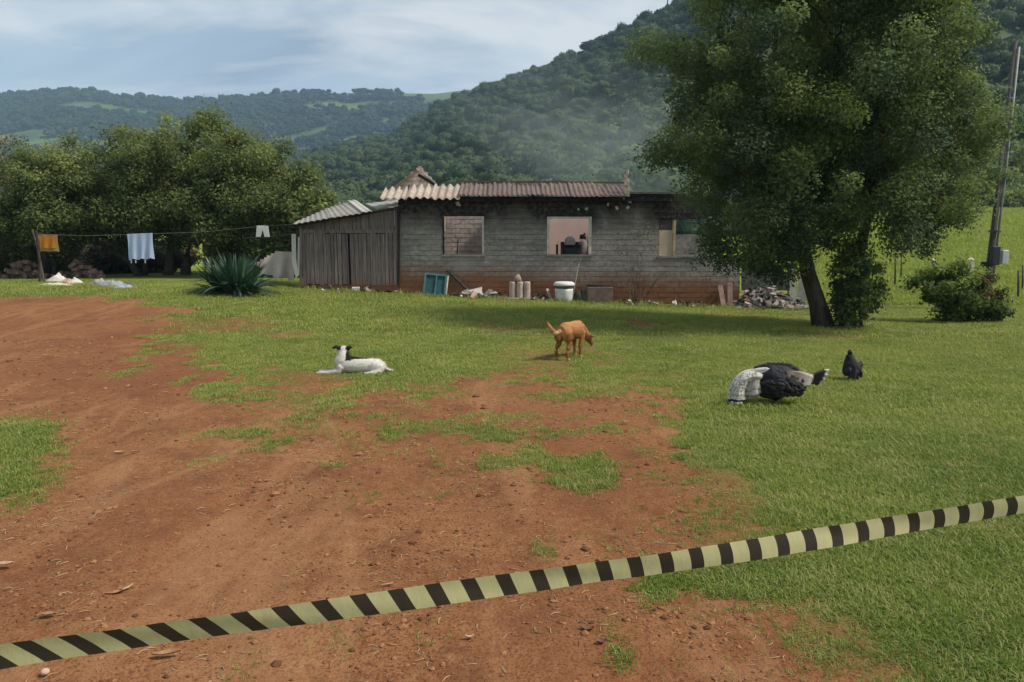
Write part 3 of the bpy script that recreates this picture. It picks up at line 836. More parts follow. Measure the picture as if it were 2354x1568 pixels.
# ================================================================== THE BURNT HOUSE
HY = 21.0
def H(px, py, Y=HY): return at(px, py, Y)
xl, xr = H(917, 560).x, H(1705, 560).x
ztop = H(1200, 452).z
OPEN = [(1017, 1113, 497, 585), (1257, 1360, 498, 585), (1515, 1622, 503, 588)]
ops = [(H(a, 540).x, H(b, 540).x, H(1200, d).z, H(1200, c).z) for a, b, c, d in OPEN]       # x0 x1 z0 z1
house = empty('burnt_house', (xl, HY, tz(xl, HY)), 'long low burnt-out house of grey blocks with empty windows and ruined roof', 'house')

def blocks_mat(name, base0, base1, soot_amt, mud=True):
    t = NT(name); P = t.pos(); o = t.sepz(P)
    n1 = t.noise(1.3, 6, 0.6, P); n2 = t.noise(9, 6, 0.65, P); n3 = t.noise(45, 4, 0.7, P)
    c = t.mix(t.rnd(), base0, base1)
    c = t.mix(t.ramp(n2, [(0.35, 0.65), (0.6, 0.0)]), c, [k * 0.45 for k in base0])
    c = t.mix(t.ramp(t.noise(2.2, 6, 0.7, P, (1, 1, 4.5)), [(0.42, 0.6), (0.62, 0.0)]), c, [k * 0.5 for k in base0])
    c = t.mix(t.ramp(n1, [(0.5, 0.0), (0.72, 0.55)]), c, (0.38, 0.335, 0.295))
    # pale scraps of old plaster
    c = t.mix(t.ramp(t.noise(3.2, 5, 0.7, P, (0.6, 1, 1.6)), [(0.63, 0.0), (0.70, 0.55)]), c, (0.46, 0.39, 0.35))
    if soot_amt:
        # soot left by the fire: a black band under the eaves and tongues above each window
        h = t.math('ADD', o[2], t.math('MULTIPLY', t.math('SUBTRACT', n1, 0.5), 1.3))
        s = t.map(h, ztop - 0.95, ztop - 0.30)
        for x0, x1, z0, z1 in ops:
            cx = (x0 + x1) / 2; hw = (x1 - x0) / 2
            dx = t.math('ABSOLUTE', t.math('SUBTRACT', o[0], cx))
            dx = t.math('ADD', dx, t.math('MULTIPLY', t.math('SUBTRACT', n2, 0.5), 0.5))
            side = t.map(dx, hw + 0.60, hw + 0.02)
            up = t.map(o[2], z1 - 0.55, z1 - 0.02)
            s = t.math('MAXIMUM', s, t.math('MULTIPLY', side, up))
        s = t.math('MULTIPLY', s, t.map(n2, 0.25, 0.55, 0.55, 1.0), clamp=True)
        c = t.mix(t.math('MULTIPLY', s, soot_amt), c, (0.018, 0.016, 0.015))
    if mud:
        # red mud splashed up the foot of the wall; its edge follows the ground, which falls to the right
        line = t.math('SUBTRACT', o[2], t.math('MULTIPLY_ADD', o[0], -0.040, 0.58))
        line = t.math('ADD', line, t.math('MULTIPLY', t.math('SUBTRACT', n1, 0.5), 0.55))
        m = t.map(line, 0.46, -0.10)
        c = t.mix(m, c, t.mix(n2, (0.15, 0.066, 0.035), (0.27, 0.135, 0.074)))
    return t.principled(c, 0.95, t.bump(t.math('ADD', n2, n3), 0.6, 0.012), spec=0.12)
block_m = blocks_mat('grey_block', (0.33, 0.305, 0.28), (0.43, 0.395, 0.36), 0.97)
mortar_m = blocks_mat('wall_mortar', (0.27, 0.25, 0.23), (0.29, 0.27, 0.245), 0.97)
inner_m = blocks_mat('inner_block', (0.64, 0.53, 0.45), (0.72, 0.61, 0.53), 0.0, False)
t = NT('pink_plaster'); P = t.pos(); o_ = t.sepz(P)
c = t.mix(t.ramp(t.noise(1.1, 6, 0.6, P), [(0.3, 0.0), (0.7, 1.0)]), (0.60, 0.43, 0.36), (0.70, 0.53, 0.45))
c = t.mix(t.ramp(t.noise(2.1, 6, 0.7, P), [(0.60, 0.0), (0.70, 0.75)]), c, (0.10, 0.075, 0.065))
plaster_m = t.principled(c, 0.9, t.bump(t.noise(20, 5), 0.3, 0.01), spec=0.15)
white_m = plain('chipped_white_paint', (0.56, 0.52, 0.46), 0.75, 0.3, 7, 0.4, 30)
char_m = plain('charred_wood', (0.030, 0.025, 0.022), 0.85, 0.5, 8, 0.8, 25, 0.02)
wood_grey = None
t = NT('weathered_board'); P = t.pos(); o_ = t.sepz(P)
gn = t.noise(34, 6, 0.65, P, (1, 1, 0.045)); gb = t.noise(2.2, 4, 0.6, P)
c = t.mix(t.ramp(gn, [(0.32, 0.0), (0.68, 1.0)]), (0.085, 0.066, 0.060), (0.32, 0.265, 0.235))
c = t.mix(t.ramp(t.rnd(), [(0.0, 0.0), (1.0, 0.6)]), c, (0.105, 0.088, 0.085))
mm = t.map(t.math('ADD', o_[2], t.math('MULTIPLY', gb, 0.5)), 0.95, 0.45)
c = t.mix(t.math('MULTIPLY', mm, 0.85), c, (0.19, 0.095, 0.052))
board_m = t.principled(c, 0.9, t.bump(gn, 0.8, 0.01), spec=0.12)
def sheet_mat(name, c0, c1, dirt):
    t = NT(name); P = t.pos()
    n = t.noise(5, 6, 0.65, P); n2 = t.noise(28, 5, 0.7, P)
    c = t.mix(t.ramp(n, [(0.32, 0.0), (0.68, 1.0)]), c0, c1)
    c = t.mix(t.ramp(n2, [(0.36, 0.65), (0.52, 0.0)]), c, dirt)
    c = t.mix(t.math('MULTIPLY', t.rnd(), 0.35), c, dirt)
    return t.principled(c, 0.9, t.bump(n2, 0.5, 0.01), spec=0.15)
cream_m = sheet_mat('cream_sheet', (0.34, 0.275, 0.22), (0.52, 0.45, 0.37), (0.16, 0.105, 0.075))
rust_m = sheet_mat('scorched_sheet', (0.130, 0.092, 0.080), (0.235, 0.175, 0.152), (0.050, 0.038, 0.034))
grey_sheet_m = sheet_mat('grey_sheet', (0.27, 0.25, 0.225), (0.40, 0.375, 0.335), (0.13, 0.115, 0.10))

# ---- the block wall: recessed mortar core with real blocks in front
def core(b, x0, x1, z0, z1): b.box2((x0, HY + 0.012, z0), (x1, HY + 0.15, z1))
segs = [xl] + [v for o in ops for v in o[:2]] + [xr]
zb = -0.75
stepz = lambda x: H(1622, 572).z - 0.25 * (x - ops[2][1])       # broken top of the low stretch on the right
b = MB()
for i in range(0, len(segs), 2):
    core(b, segs[i], segs[i + 1], zb, ztop if i < 6 else H(1650, 588).z)
for x0, x1, z0, z1 in ops:
    core(b, x0, x1, zb, z0); core(b, x0, x1, z1, ztop)
b.build('wall', mortar_m, house)
blk = []
for k, (sx, sy) in enumerate(((0.006, 0.004), (0.004, 0.006), (0.008, 0.003))):
    m = MB(); m.box((0, 0, 0), (1, 0.05, 1), jit=0.0)
    me = bpy.data.meshes.new('block'); me.from_pydata(m.v, [], m.f); me.materials.append(block_m)
    bm = bmesh.new(); bm.from_mesh(me); bmesh.ops.recalc_face_normals(bm, faces=bm.faces); bm.to_mesh(me); bm.free()
    blk.append(me)
BL, BH, J = 0.30, 0.148, 0.013
cells = []
row = 0; z = -0.36
while z < ztop - 0.02:
    x = xl - (BL / 2 if row % 2 else 0)
    while x < xr:
        a, c_ = max(x, xl) + .0025, min(x + BL, xr) - .0025
        z1_ = min(z + BH, ztop) - J
        parts = [(a, c_)]
        for x0, x1, oz0, oz1 in ops:
            if z1_ > oz0 + 0.02 and z < oz1 - 0.02:
                parts = [q for p in parts for q in ((p[0], min(p[1], x0)), (max(p[0], x1), p[1])) if q[1] - q[0] > 0.03]
        for p in parts:
            if p[0] > ops[2][1] - 0.01 and z1_ > stepz(p[0]): continue
            if p[1] - p[0] > 0.03 and z1_ > float(terrain((p[0] + p[1]) / 2, HY)) - 0.05: cells.append((p[0], p[1], z, z1_))
        x += BL
    z += BH; row += 1
random.seed(3)
order = sorted(range(len(cells)), key=lambda i: -(cells[i][1] - cells[i][0]) * (cells[i][3] - cells[i][2]) + random.random() * 0.02)
single = set(order[:300]); rest = MB()
for i, (x0, x1, z0, z1) in enumerate(cells):
    cen = Vector(((x0 + x1) / 2, HY + 0.029 - random.uniform(0, 0.007), (z0 + z1) / 2))
    if i in single:
        o = link('block', random.choice(blk), house, cen - house.location)
        o.scale = (x1 - x0, 1, z1 - z0); o.rotation_euler = (random.gauss(0, .006), random.gauss(0, .005), random.gauss(0, .006))
    else: rest.box(cen, (x1 - x0, 0.05, z1 - z0))
tag(rest.build('blocks', block_m, house), kind='stuff')
# the end walls and the rooms behind
b = MB(); b.box2((xl, HY + 0.153, zb), (xl + 0.15, HY + 5.2, ztop - 0.05)); b.build('end_wall', mortar_m, house)
BY = HY + 3.4
b = MB(); b.box2((xl + 0.153, BY, zb), (H(1135, 540, BY).x, BY + 0.15, 2.75)); b.build('inner_wall', inner_m, house)
# courses of the inner wall behind the first window
z = 0.9; row = 0
x0w, x1w = H(985, 540, BY).x, H(1120, 540, BY).x
bmI = bpy.data.meshes.new('inner_block'); mI = MB(); mI.box((0, 0, 0), (1, .04, 1)); bmI.from_pydata(mI.v, [], mI.f); bmI.materials.append(inner_m)
bm = bmesh.new(); bm.from_mesh(bmI); bmesh.ops.recalc_face_normals(bm, faces=bm.faces); bm.to_mesh(bmI); bm.free()
while z < 2.7:
    x = x0w - (0.15 if row % 2 else 0)
    while x < x1w:
        o = link('inner_block', bmI, house, Vector((x + .15, BY - 0.004 - random.uniform(0, 0.01), z + BH / 2)) - house.location); o.scale = (BL - .012, 1, BH - .014)
        x += BL
    z += BH; row += 1
b = MB(); b.box2((H(1135, 540, BY).x + .003, HY + 0.16, zb), (H(1135, 540, BY).x + 0.15, BY - 0.003, 2.75)); b.build('partition', plaster_m, house)
b = MB(); b.box2((H(1135, 540, BY).x + .153, BY + 0.3, zb), (H(1480, 540, BY).x, BY + 0.45, 2.80)); b.build('inner_wall', plaster_m, house)
b = MB(); b.box2((H(1400, 540, HY + 1).x, HY + 0.16, zb), (H(1400, 540, HY + 1).x + 0.14, BY + 0.29, 2.3)); b.build('partition', plaster_m, house)
b = MB(); b.box2((H(1480, 540, BY).x + .01, BY + 0.35, zb), (xr, BY + 0.5, 1.9)); b.build('inner_wall', mortar_m, house)
b = MB(); b.box2((xl + .16, HY + 0.16, -0.3), (xr - .02, BY - 0.01, 0.36)); b.build('floor_slab', plain('burnt_floor', (0.10, 0.085, 0.075), 0.95), house)

# ---- window reveals
for i, (x0, x1, z0, z1) in enumerate(ops):
    w = 0.055
    fr = None
    b = MB()
    if i == 0:
        b.box2((x1 - w, HY - 0.012, z0 + .01), (x1 - .003, HY + 0.16, z1 - .01)); fr = b.build('window_frame', white_m, house)
        m = MB(); m.box2((x0 + .003, HY - 0.01, z0 + .01), (x0 + .04, HY + .16, z1 - .01)); m.build('jamb', char_m, fr)
        m = MB(); m.box((x0 + .42, HY + .09, z0 + .22), (.03, .03, .42), Matrix.Rotation(.06, 3, 'Y')); m.build('charred_bar', char_m, fr)
    elif i == 1:
        b.box2((x0 + .003, HY - 0.012, z0 + .01), (x0 + w + .02, HY + 0.16, z1 - .01)); b.box2((x1 - w - .02, HY - 0.012, z0 + .01), (x1 - .003, HY + 0.16, z1 - .01))
        b.box2((x0 + .003, HY - 0.009, z1 - .05), (x1 - .003, HY + 0.155, z1 - .003)); fr = b.build('window_frame', white_m, house)
    else:
        xa = H(1548, 540).x
        b.box2((xa, HY - 0.012, z0 + .01), (xa + .06, HY + 0.16, z1 - .05)); fr = b.build('window_frame', plain('yellowed_paint', (0.42, 0.34, 0.22), .8), house)
        m = MB(); m.box2((H(1516, 540).x, HY + 0.03, z0 + .004), (H(1546, 540).x, HY + 0.07, H(1530, 529).z)); m.build('shutter_panel', plain('beige_board', (0.52, 0.42, 0.31), .8, .12, 5), fr)
        m = MB(); m.box2((H(1516, 540).x, HY + 0.05, H(1530, 528).z), (H(1546, 540).x, HY + 0.09, z1 - .003)); m.build('charred_panel', plain('smoked_board', (0.075, 0.07, 0.07), .9), fr)  # dark board filling the opening above the beige panel
    m = MB(); m.box2((x0 - .04, HY - 0.035, z0 - .055), (x1 + .04, HY + 0.17, z0 - .003)); m.build('sill', block_m, fr)

# ---- roof: what is left of the front row of corrugated sheets
def corr_sheet(px0, px1, py0, py1, Y0, Y1, wave, amp, mat, name='roof_sheet', ragged=0.0, parent=house, cr=0.0, tilt=0.0):
    A, B = H(px0, py0, Y0), H(px1, py0, Y0)
    n = max(8, int((B.x - A.x) / wave * 8)); rows = 5
    zt = H((px0 + px1) / 2, py1, Y1).z
    top, g_ = [], random.Random(int(px0 * 7))
    co = []
    for s in (0, 1):
        for r in range(rows):
            f = r / (rows - 1)
            for i in range(n + 1):
                u = i / n; x = A.x + (B.x - A.x) * u
                if s == 0 and r == 0: top.append(1 - ragged * (0.5 + 0.5 * math.sin(u * 23 + px0)) * g_.uniform(0.2, 1))
                ff = f * top[i]
                z = A.z + (zt - A.z) * ff + amp * math.sin(2 * math.pi * x / wave) + tilt * (u - .5) - cr * f * (1 - f)
                co.append((x, Y0 + (Y1 - Y0) * ff, z - s * 0.009))
    q = []; m = n + 1; K = rows * m
    for r in range(rows - 1):
        for i in range(n):
            a = r * m + i
            q.append((a, a + 1, a + m + 1, a + m)); q.append((K + a, K + a + m, K + a + m + 1, K + a + 1))
    for i in range(n): q.append((i, K + i, K + i + 1, i + 1)); a = (rows - 1) * m + i; q.append((a, a + 1, K + a + 1, K + a))
    for r in range(rows - 1): a = r * m; q.append((a, a + m, K + a + m, K + a)); a = r * m + n; q.append((a, K + a, K + a + m, a + m))
    off = root_loc(parent)
    return link(name, np_mesh(name, np.array(co) - np.array(off[:]), q, smooth=True, mat=mat), parent)
cuts = [873, 931, 990, 1052]
for i in range(3): corr_sheet(cuts[i], cuts[i + 1] + 5, 457 - (2.5 if i == 1 else 0), 424 + (6 if i == 0 else 0), HY - 0.38 - 0.012 * i, HY + 0.75, 0.205, 0.030, cream_m, ragged=0.30 if i < 2 else 0.15, tilt=0.01 * (i - 1))
cuts = [1054, 1118, 1183, 1247, 1312, 1377, 1438]
for i in range(6): corr_sheet(cuts[i], cuts[i + 1] + 4, 449 + (0, 1, -1, 0.5, 2, 0)[i], 419 + (2, 0, 4, 1, 0, 5)[i], HY - 0.34 - 0.03 * ((i * 5) % 3), HY + 0.95, 0.135, 0.021, rust_m, ragged=(.1, .25, .12, .2, .08, .3)[i], cr=0.06, tilt=0.022 * ((i * 7) % 3 - 1))
# ridge board behind the sheets, charred purlin under their lower edge, rafters
b = MB(); b.beam(H(1050, 417, HY + 1.0), H(1436, 420, HY + 1.0), 0.10, 0.05); b.build('purlin', plain('smoked_timber', (0.13, 0.085, 0.075), .9), house)
b = MB(); b.beam(H(920, 460, HY - 0.12), H(1545, 458, HY - 0.12), 0.07, 0.09); b.build('wall_plate', char_m, house)
for i, px in enumerate((940, 1000, 1075, 1150, 1225, 1300, 1372, 1434)):
    b = MB(); A = H(px, 461, HY - 0.25); B = H(px, 427, HY + 0.85); b.beam(A, B, 0.05, 0.07); b.build('rafter', char_m, house)
b = MB(); b.beam(H(1450, 441, HY - .05), H(1560, 440, HY - .05), 0.35, 0.035); b.build('roof_edge', plain('ashen_slab', (0.24, 0.235, 0.24), .9), house)
b = MB(); b.beam(H(1448, 449, HY - .1), H(1575, 450, HY - .1), 0.06, 0.10); b.build('purlin', char_m, house)
# block gable that still stands between two rooms, with its burnt rafters
GY_ = HY + 3.0
apex = H(966, 382, GY_); gl = H(888, 445, GY_); gr_ = H(1022, 440, GY_)
gable = MB(); gable.add([(gl.x, GY_ + .02, 2.0), (gr_.x, GY_ + .02, 2.0), (gr_.x, GY_ + .02, gr_.z), (apex.x, GY_ + .02, apex.z - .05), (gl.x, GY_ + .02, gl.z),
                         (gl.x, GY_ + .14, 2.0), (gr_.x, GY_ + .14, 2.0), (gr_.x, GY_ + .14, gr_.z), (apex.x, GY_ + .14, apex.z - .05), (gl.x, GY_ + .14, gl.z)],
                        [(0, 1, 2, 3, 4), (9, 8, 7, 6, 5), (0, 5, 6, 1), (1, 6, 7, 2), (2, 7, 8, 3), (3, 8, 9, 4), (4, 9, 5, 0)])
gobj = gable.build('gable', plain('gable_mortar', (0.48, 0.38, 0.31), .95), house)
gbm = plain('gable_block_face', (0.66, 0.50, 0.41), .95, .3, 4)
z = gl.z - 0.45; row = 0
while z < apex.z:
    zt = min(z + 0.14, apex.z)
    f = max(0, (zt - 0.05 - gl.z) / (apex.z - gl.z)); a = gl.x + (apex.x - gl.x) * f; f2 = max(0, (zt - 0.05 - gr_.z) / (apex.z - gr_.z)); c_ = gr_.x + (apex.x - gr_.x) * f2
    x = a - (0.12 if row % 2 else 0)
    while x < c_:
        x0, x1 = max(x, a) + .006, min(x + .25, c_) - .006
        if x1 - x0 > 0.05:
            m = MB(); m.box(((x0 + x1) / 2, GY_ - random.uniform(0, .012), (z + zt) / 2), (x1 - x0, .05, zt - z - .012)); m.build('block', gbm, gobj)
        x += .25
    z += .14; row += 1
m = MB(); m.beam(H(962, 402, GY_ - .1), H(1012, 432, GY_ - .25), .06, .09); m.build('burnt_rafter', char_m, house)
m = MB(); m.beam(H(975, 402, GY_ - .12), H(1000, 420, GY_ - .3), .03, .05); m.build('burnt_rafter', plain('ashen_wood', (.42, .36, .29), .9), house)
m = MB(); m.beam(H(905, 432, GY_ - .1), H(960, 392, GY_ - .1), .05, .07); m.build('burnt_rafter', plain('half_burnt_wood', (.26, .18, .13), .9), house)
# the torn stub that sticks up at the end of the sheets
m = MB()
for i, (px, py0, py1, w) in enumerate(((1440, 449, 428, .15), (1441, 428, 411, .12), (1439, 411, 400, .08), (1443, 402, 392, .045))):
    A, B = H(px, py0, HY - .05), H(px + (i % 2), py1, HY - .05); m.box(((A + B) / 2), (w, .14, B.z - A.z - .004), Matrix.Rotation(.05 * (i - 1), 3, 'Y'), jit=.02)
m.build('wall_stub', plain('stub_plaster', (.46, .38, .29), .95, .35, 12), house)
for i, (px, py, s) in enumerate(((1448, 462, .09), (1443, 477, .06), (1348, 480, .06), (1330, 481, .04), (1418, 478, .07), (1398, 470, .05), (1052, 467, .08), (1056, 472, .05), (1478, 454, .06), (1505, 455, .05))):
    m = MB(); m.box(H(px, py, HY - 0.02), (s, .03, s * 1.3), Matrix.Rotation(i * .7, 3, 'Y'), jit=.012); m.build('plaster_flake', white_m, house)

# ================================================================== THE BOARD SHED
SY = HY - 0.02
shed = empty('board_shed', (H(693, 650).x, SY, tz(H(693, 650).x, SY)), 'weathered grey board shed with double doors built onto the house', 'shed')
topline = lambda px: 517 + (474 - 517) * (px - 690) / (917 - 690)
def plank(px0, px1, pya, pyb, Y, parent, name='plank', tilt=0.0, mat=None):
    A, B = H(px0, pya, Y), H(px1, pyb, Y); A.x, B.x = H(px0, 590, Y).x, H(px1, 590, Y).x
    m = MB(); w = B.x - A.x - random.uniform(.002, .02)
    m.box(((A.x + B.x) / 2, Y + random.uniform(-.006, .006), (A.z + B.z) / 2), (w, .022, abs(A.z - B.z)), Matrix.Rotation(tilt, 3, 'Y'))
    return m.build(name, mat or board_m, parent)
b = MB(); b.box2((H(695, 600).x, SY + .05, -.2), (H(914, 600).x, SY + .09, H(800, 520).z)); b.build('frame', char_m, shed)
px = 691.0; random.seed(11)
while px < 914:
    w = random.uniform(8.5, 14); p1_ = min(px + w, 916)
    plank(px, p1_, topline((px + p1_) / 2) + random.uniform(-1, 2), 533 + random.uniform(-2, 2), SY - .012, shed)
    px = p1_
b = MB(); b.box2((H(692, 600).x, SY - .05, H(800, 536).z), (H(915, 600).x, SY - .028, H(800, 528).z)); b.build('lintel', board_m, shed)
for a0, a1, bot, nm in ((694, 801, 655, 'grey board door, the one farther from the block wall'), (805, 915, 660, 'grey board door next to the block wall, patched with pale splashes')):
    d = empty('door', Vector((H(a0, 600).x, SY - .03, H(a0, bot).z)) - shed.location); d.parent = shed; d['label'] = nm
    px = a0
    while px < a1 - 3:
        w = random.uniform(7.5, 12.5); p1_ = min(px + w, a1)
        plank(px, p1_, 536 + random.uniform(-1.5, 2.5), bot + random.uniform(-3, 1.5), SY - .035, d, tilt=random.gauss(0, .004))
        px = p1_
    for py in (560, 628):
        m = MB(); m.box2((H(a0 + 3, py).x, SY - .018, H(800, py + 4).z), (H(a1 - 3, py).x, SY - .001, H(800, py - 4).z)); m.build('batten', board_m, d)
b = MB(); b.box2((H(693, 600).x, SY - .09, H(800, 668).z), (H(916, 600).x, SY - .0, H(800, 655).z)); b.build('threshold', plain('muddy_beam', (.13, .06, .033), .95), shed)
b = MB(); b.beam(H(916, 664, SY - .03), H(916, 474, SY - .03), .06, .05); b.build('post', char_m, shed)
b = MB(); b.beam(H(692, 662, SY - .03), H(692, 516, SY - .03), .07, .06); b.build('post', board_m, shed)
def patch_sheet(c4, name, mat, parent, wave=.17, amp=.014):
    """corner points front-left, front-right, back-right, back-left"""
    A, B, C_, D = c4; n = max(10, int((B - A).length / wave * 6)); rows = 4; co = []
    for s in (0, 1):
        for r in range(rows + 1):
            for i in range(n + 1):
                u, v = i / n, r / rows
                p = (A * (1 - u) + B * u) * (1 - v) + (D * (1 - u) + C_ * u) * v
                co.append((p.x, p.y, p.z + amp * math.sin(2 * math.pi * u * (B - A).length / wave) - s * .01))
    m = n + 1; K = (rows + 1) * m; q = []
    for r in range(rows):
        for i in range(n):
            a = r * m + i; q.append((a, a + 1, a + m + 1, a + m)); q.append((K + a, K + a + m, K + a + m + 1, K + a + 1))
    for i in range(n): q.append((i, K + i, K + i + 1, i + 1)); a = rows * m + i; q.append((a, a + 1, K + a + 1, K + a))
    for r in range(rows): a = r * m; q.append((a, a + m, K + a + m, K + a)); a += n; q.append((a, K + a, K + a + m, a + m))
    return link(name, np_mesh(name, np.array(co) - np.array(root_loc(parent)[:]), q, smooth=True, mat=mat), parent)
Yf, Yb = HY - .35, HY + 1.6
patch_sheet([H(671, 516, Yf), H(764, 500, Yf), H(752, 478, Yb), H(684, 508, Yb)], 'roof_sheet', grey_sheet_m, shed)
patch_sheet([H(760, 500.5, Yf - .01), H(838, 489, Yf - .01), H(800, 463, Yb), H(750, 479, Yb)], 'roof_sheet', grey_sheet_m, shed)
patch_sheet([H(832, 488, Yf - .05), H(856, 485, Yf - .05), H(818, 459, Yb), H(798, 461, Yb)], 'roof_sheet', sheet_mat('paler_sheet', (.42, .40, .35), (.50, .47, .41), (.25, .22, .19)), shed)
patch_sheet([H(866, 480, Yf + .3), H(918, 471, Yf + .3), H(918, 459, Yb - .1), H(838, 468, Yb - .1)], 'roof_sheet', grey_sheet_m, shed, amp=.008)
b = MB(); b.beam(H(676, 519, Yf + .1), H(914, 479, Yf + .1), .05, .07); b.build('eave_board', char_m, shed)
SMOKE = 0.045
# ================================================================== THINGS ROUND THE HOUSE
def single(name, label, cat, b, mats, group=None, base=None, **kw):
    """a thing of one mesh; its origin sits at the foot of the shape"""
    v = np.array([tuple(p) for p in b.v]); c = Vector((v[:, 0].mean(), v[:, 1].mean(), v[:, 2].min()))
    root = bpy.data.objects.new('tmp', None); root.location = c
    o = b.build(name, mats, None, **kw)
    me = o.data; me.transform(Matrix.Translation(-c)); o.location = c
    bpy.data.objects.remove(root)
    return tag(o, label, cat, group)
def gz_at(px, Y): return at(px, 600, Y).x, tz(at(px, 600, Y).x, Y)
def cloth(px0, px1, py0, py1, Y, mat, folds=5, amp=.03, skew=0.0, nx=28, nz=12, cut=None):
    A, B = at(px0, py0, Y), at(px1, py1, Y); b = MB(); vs = []
    for s in (0, 1):
        for r in range(nz + 1):
            for i in range(nx + 1):
                u, v = i / nx, r / nz
                a = amp * (0.25 + v)
                vs.append((A.x + (B.x - A.x) * u + .01 * math.sin(v * 5 + u * 9), Y + a * math.sin(u * folds * 6.28 + v * 1.2) + s * .005, A.z + (B.z - A.z) * v * (1 + .025 * math.sin(u * folds * 6.28 + 1)) + skew * u))
    m = nx + 1; K = m * (nz + 1); f = []
    for r in range(nz):
        for i in range(nx):
            if cut and cut((i + .5) / nx, (r + .5) / nz): continue
            a = r * m + i; f += [(a, a + 1, a + m + 1, a + m), (K + a, K + a + m, K + a + m + 1, K + a + 1)]
    return MB().add(vs, f)
def fabric(name, col, var=.15, transl=.25, scale=5):
    t = NT(name); n = t.noise(scale, 5)
    return t.principled(t.mix(n, [k * (1 - var) for k in col], [min(1, k * (1 + var)) for k in col]), .9, t.bump(t.noise(60, 3), .3, .005), spec=.1, transl=transl)
CYL = 22.3
rope = plain('rope', (.25, .23, .20), .9)
single('clothes_line', 'thin rope strung from a post under the trees to the shed corner', 'clothes line',
       MB().tube([at(84, 537, CYL), at(108, 539, CYL), at(200, 542, CYL), at(322, 538.5, CYL), at(470, 533, CYL), at(603, 520, CYL), at(640, 518, CYL - .5), at(694, 514, HY - .06)], .0035, 5), rope)
x, z = gz_at(88, CYL)
single('line_post', 'dark leaning post that holds the clothes line beside the orange cloth', 'post', MB().tube([(x, CYL, z - .1), at(90, 590, CYL), at(83, 530, CYL)], [.045, .04, .03], 8), bark_dark)
x, z = gz_at(98, CYL + .4)
single('pale_stake', 'pale thin stake leaning behind the orange cloth', 'stake', MB().tube([(x, CYL + .4, z - .05), at(86, 570, CYL + .4), at(74, 528, CYL + .4)], [.035, .03, .025], 7), bark_grey)
oc = empty('orange_cloth', at(108, 578, CYL), 'orange cloth with a greyish border hanging on the line', 'cloth')
cloth(85, 135, 539, 578, CYL, None, 2, .012).build('border', fabric('tan_border', (.42, .29, .15)), oc, smooth=True)
cloth(90, 129, 543, 571, CYL - .022, None, 2, .012).build('panel', fabric('orange_fabric', (.62, .25, .035)), oc, smooth=True)
tw = empty('towel', at(322, 600, CYL), 'pale blue-white towel hanging on the line under the trees', 'towel')
cloth(292, 354, 538, 597, CYL - .02, None, 3, .022, .03).build('sheet', fabric('pale_blue_fabric', (.52, .63, .80), .08), tw, smooth=True)
for px in (302, 312, 334):
    m = MB(); m.box(at(px, 601, CYL), (.035, .01, .10)); m.build('fringe', fabric('white_fringe', (.70, .73, .78)), tw)
b = MB(); 
pts = lambda pl, Y0: [at(px, py, Y0) for px, py in pl]
Ys = CYL - .05
short_outline = [(590, 519), (616, 519), (620, 545), (608, 545), (603.5, 529), (599, 545), (588, 545)]
b.add(pts(short_outline, Ys) + pts(short_outline, Ys + .05), [(0, 1, 2, 3, 4), (0, 4, 5, 6), (11, 10, 9, 8, 7), (13, 12, 11, 7)] + [(i, i + 7, (i + 1) % 7 + 7, (i + 1) % 7) for i in range(7)])
single('white_shorts', 'white pair of shorts hanging on the line near the shed', 'shorts', b, fabric('white_fabric', (.74, .74, .72), .05), bevel=.008)
# white cloth strips tied at the shed corner
wf = fabric('torn_white_cloth', (.66, .63, .58), .12)
cw = empty('torn_curtain', at(685, 640, HY - .1), 'torn white curtain hanging in two strips at the shed corner', 'curtain')
for k, pl in enumerate(([(670, 538), (680, 538), (681, 600), (688, 632), (680, 640), (671, 600)], [(685, 545), (691.5, 545), (692, 600), (692, 640), (686, 630), (684, 598)])):
    m = MB(); v0, v1 = pts(pl, HY - .10 + .03 * k), pts(pl, HY - .07 + .03 * k)
    m.add(v0 + v1, [(0, 1, 2, 5), (2, 3, 4, 5), (11, 8, 7, 6), (11, 10, 9, 8)] + [(i, i + 6, (i + 1) % 6 + 6, (i + 1) % 6) for i in range(6)]); m.build('strip', wf, cw)
single('loose_sheeting', 'pale pinkish sheeting hanging in folds beside the shed', 'sheeting', cloth(584, 676, 571, 641, HY + .95, None, 2.4, .06, -.04, 30, 14,
       cut=lambda u, v: v < .42 * (1 - u) ** 1.3 + .05 * math.sin(u * 9) or v > .82 + .2 * u + .04 * math.sin(u * 14) or (u < .12 and v > .55)), fabric('pale_sheeting', (.62, .53, .48), .3, .15, 3), smooth=True)
single('line_pole', 'dark horizontal pole jutting out beside the white shorts', 'pole', MB().tube([at(558, 548, 24), at(620, 546, 23.4), at(693, 536, HY + .12)], .03, 7), char_m)

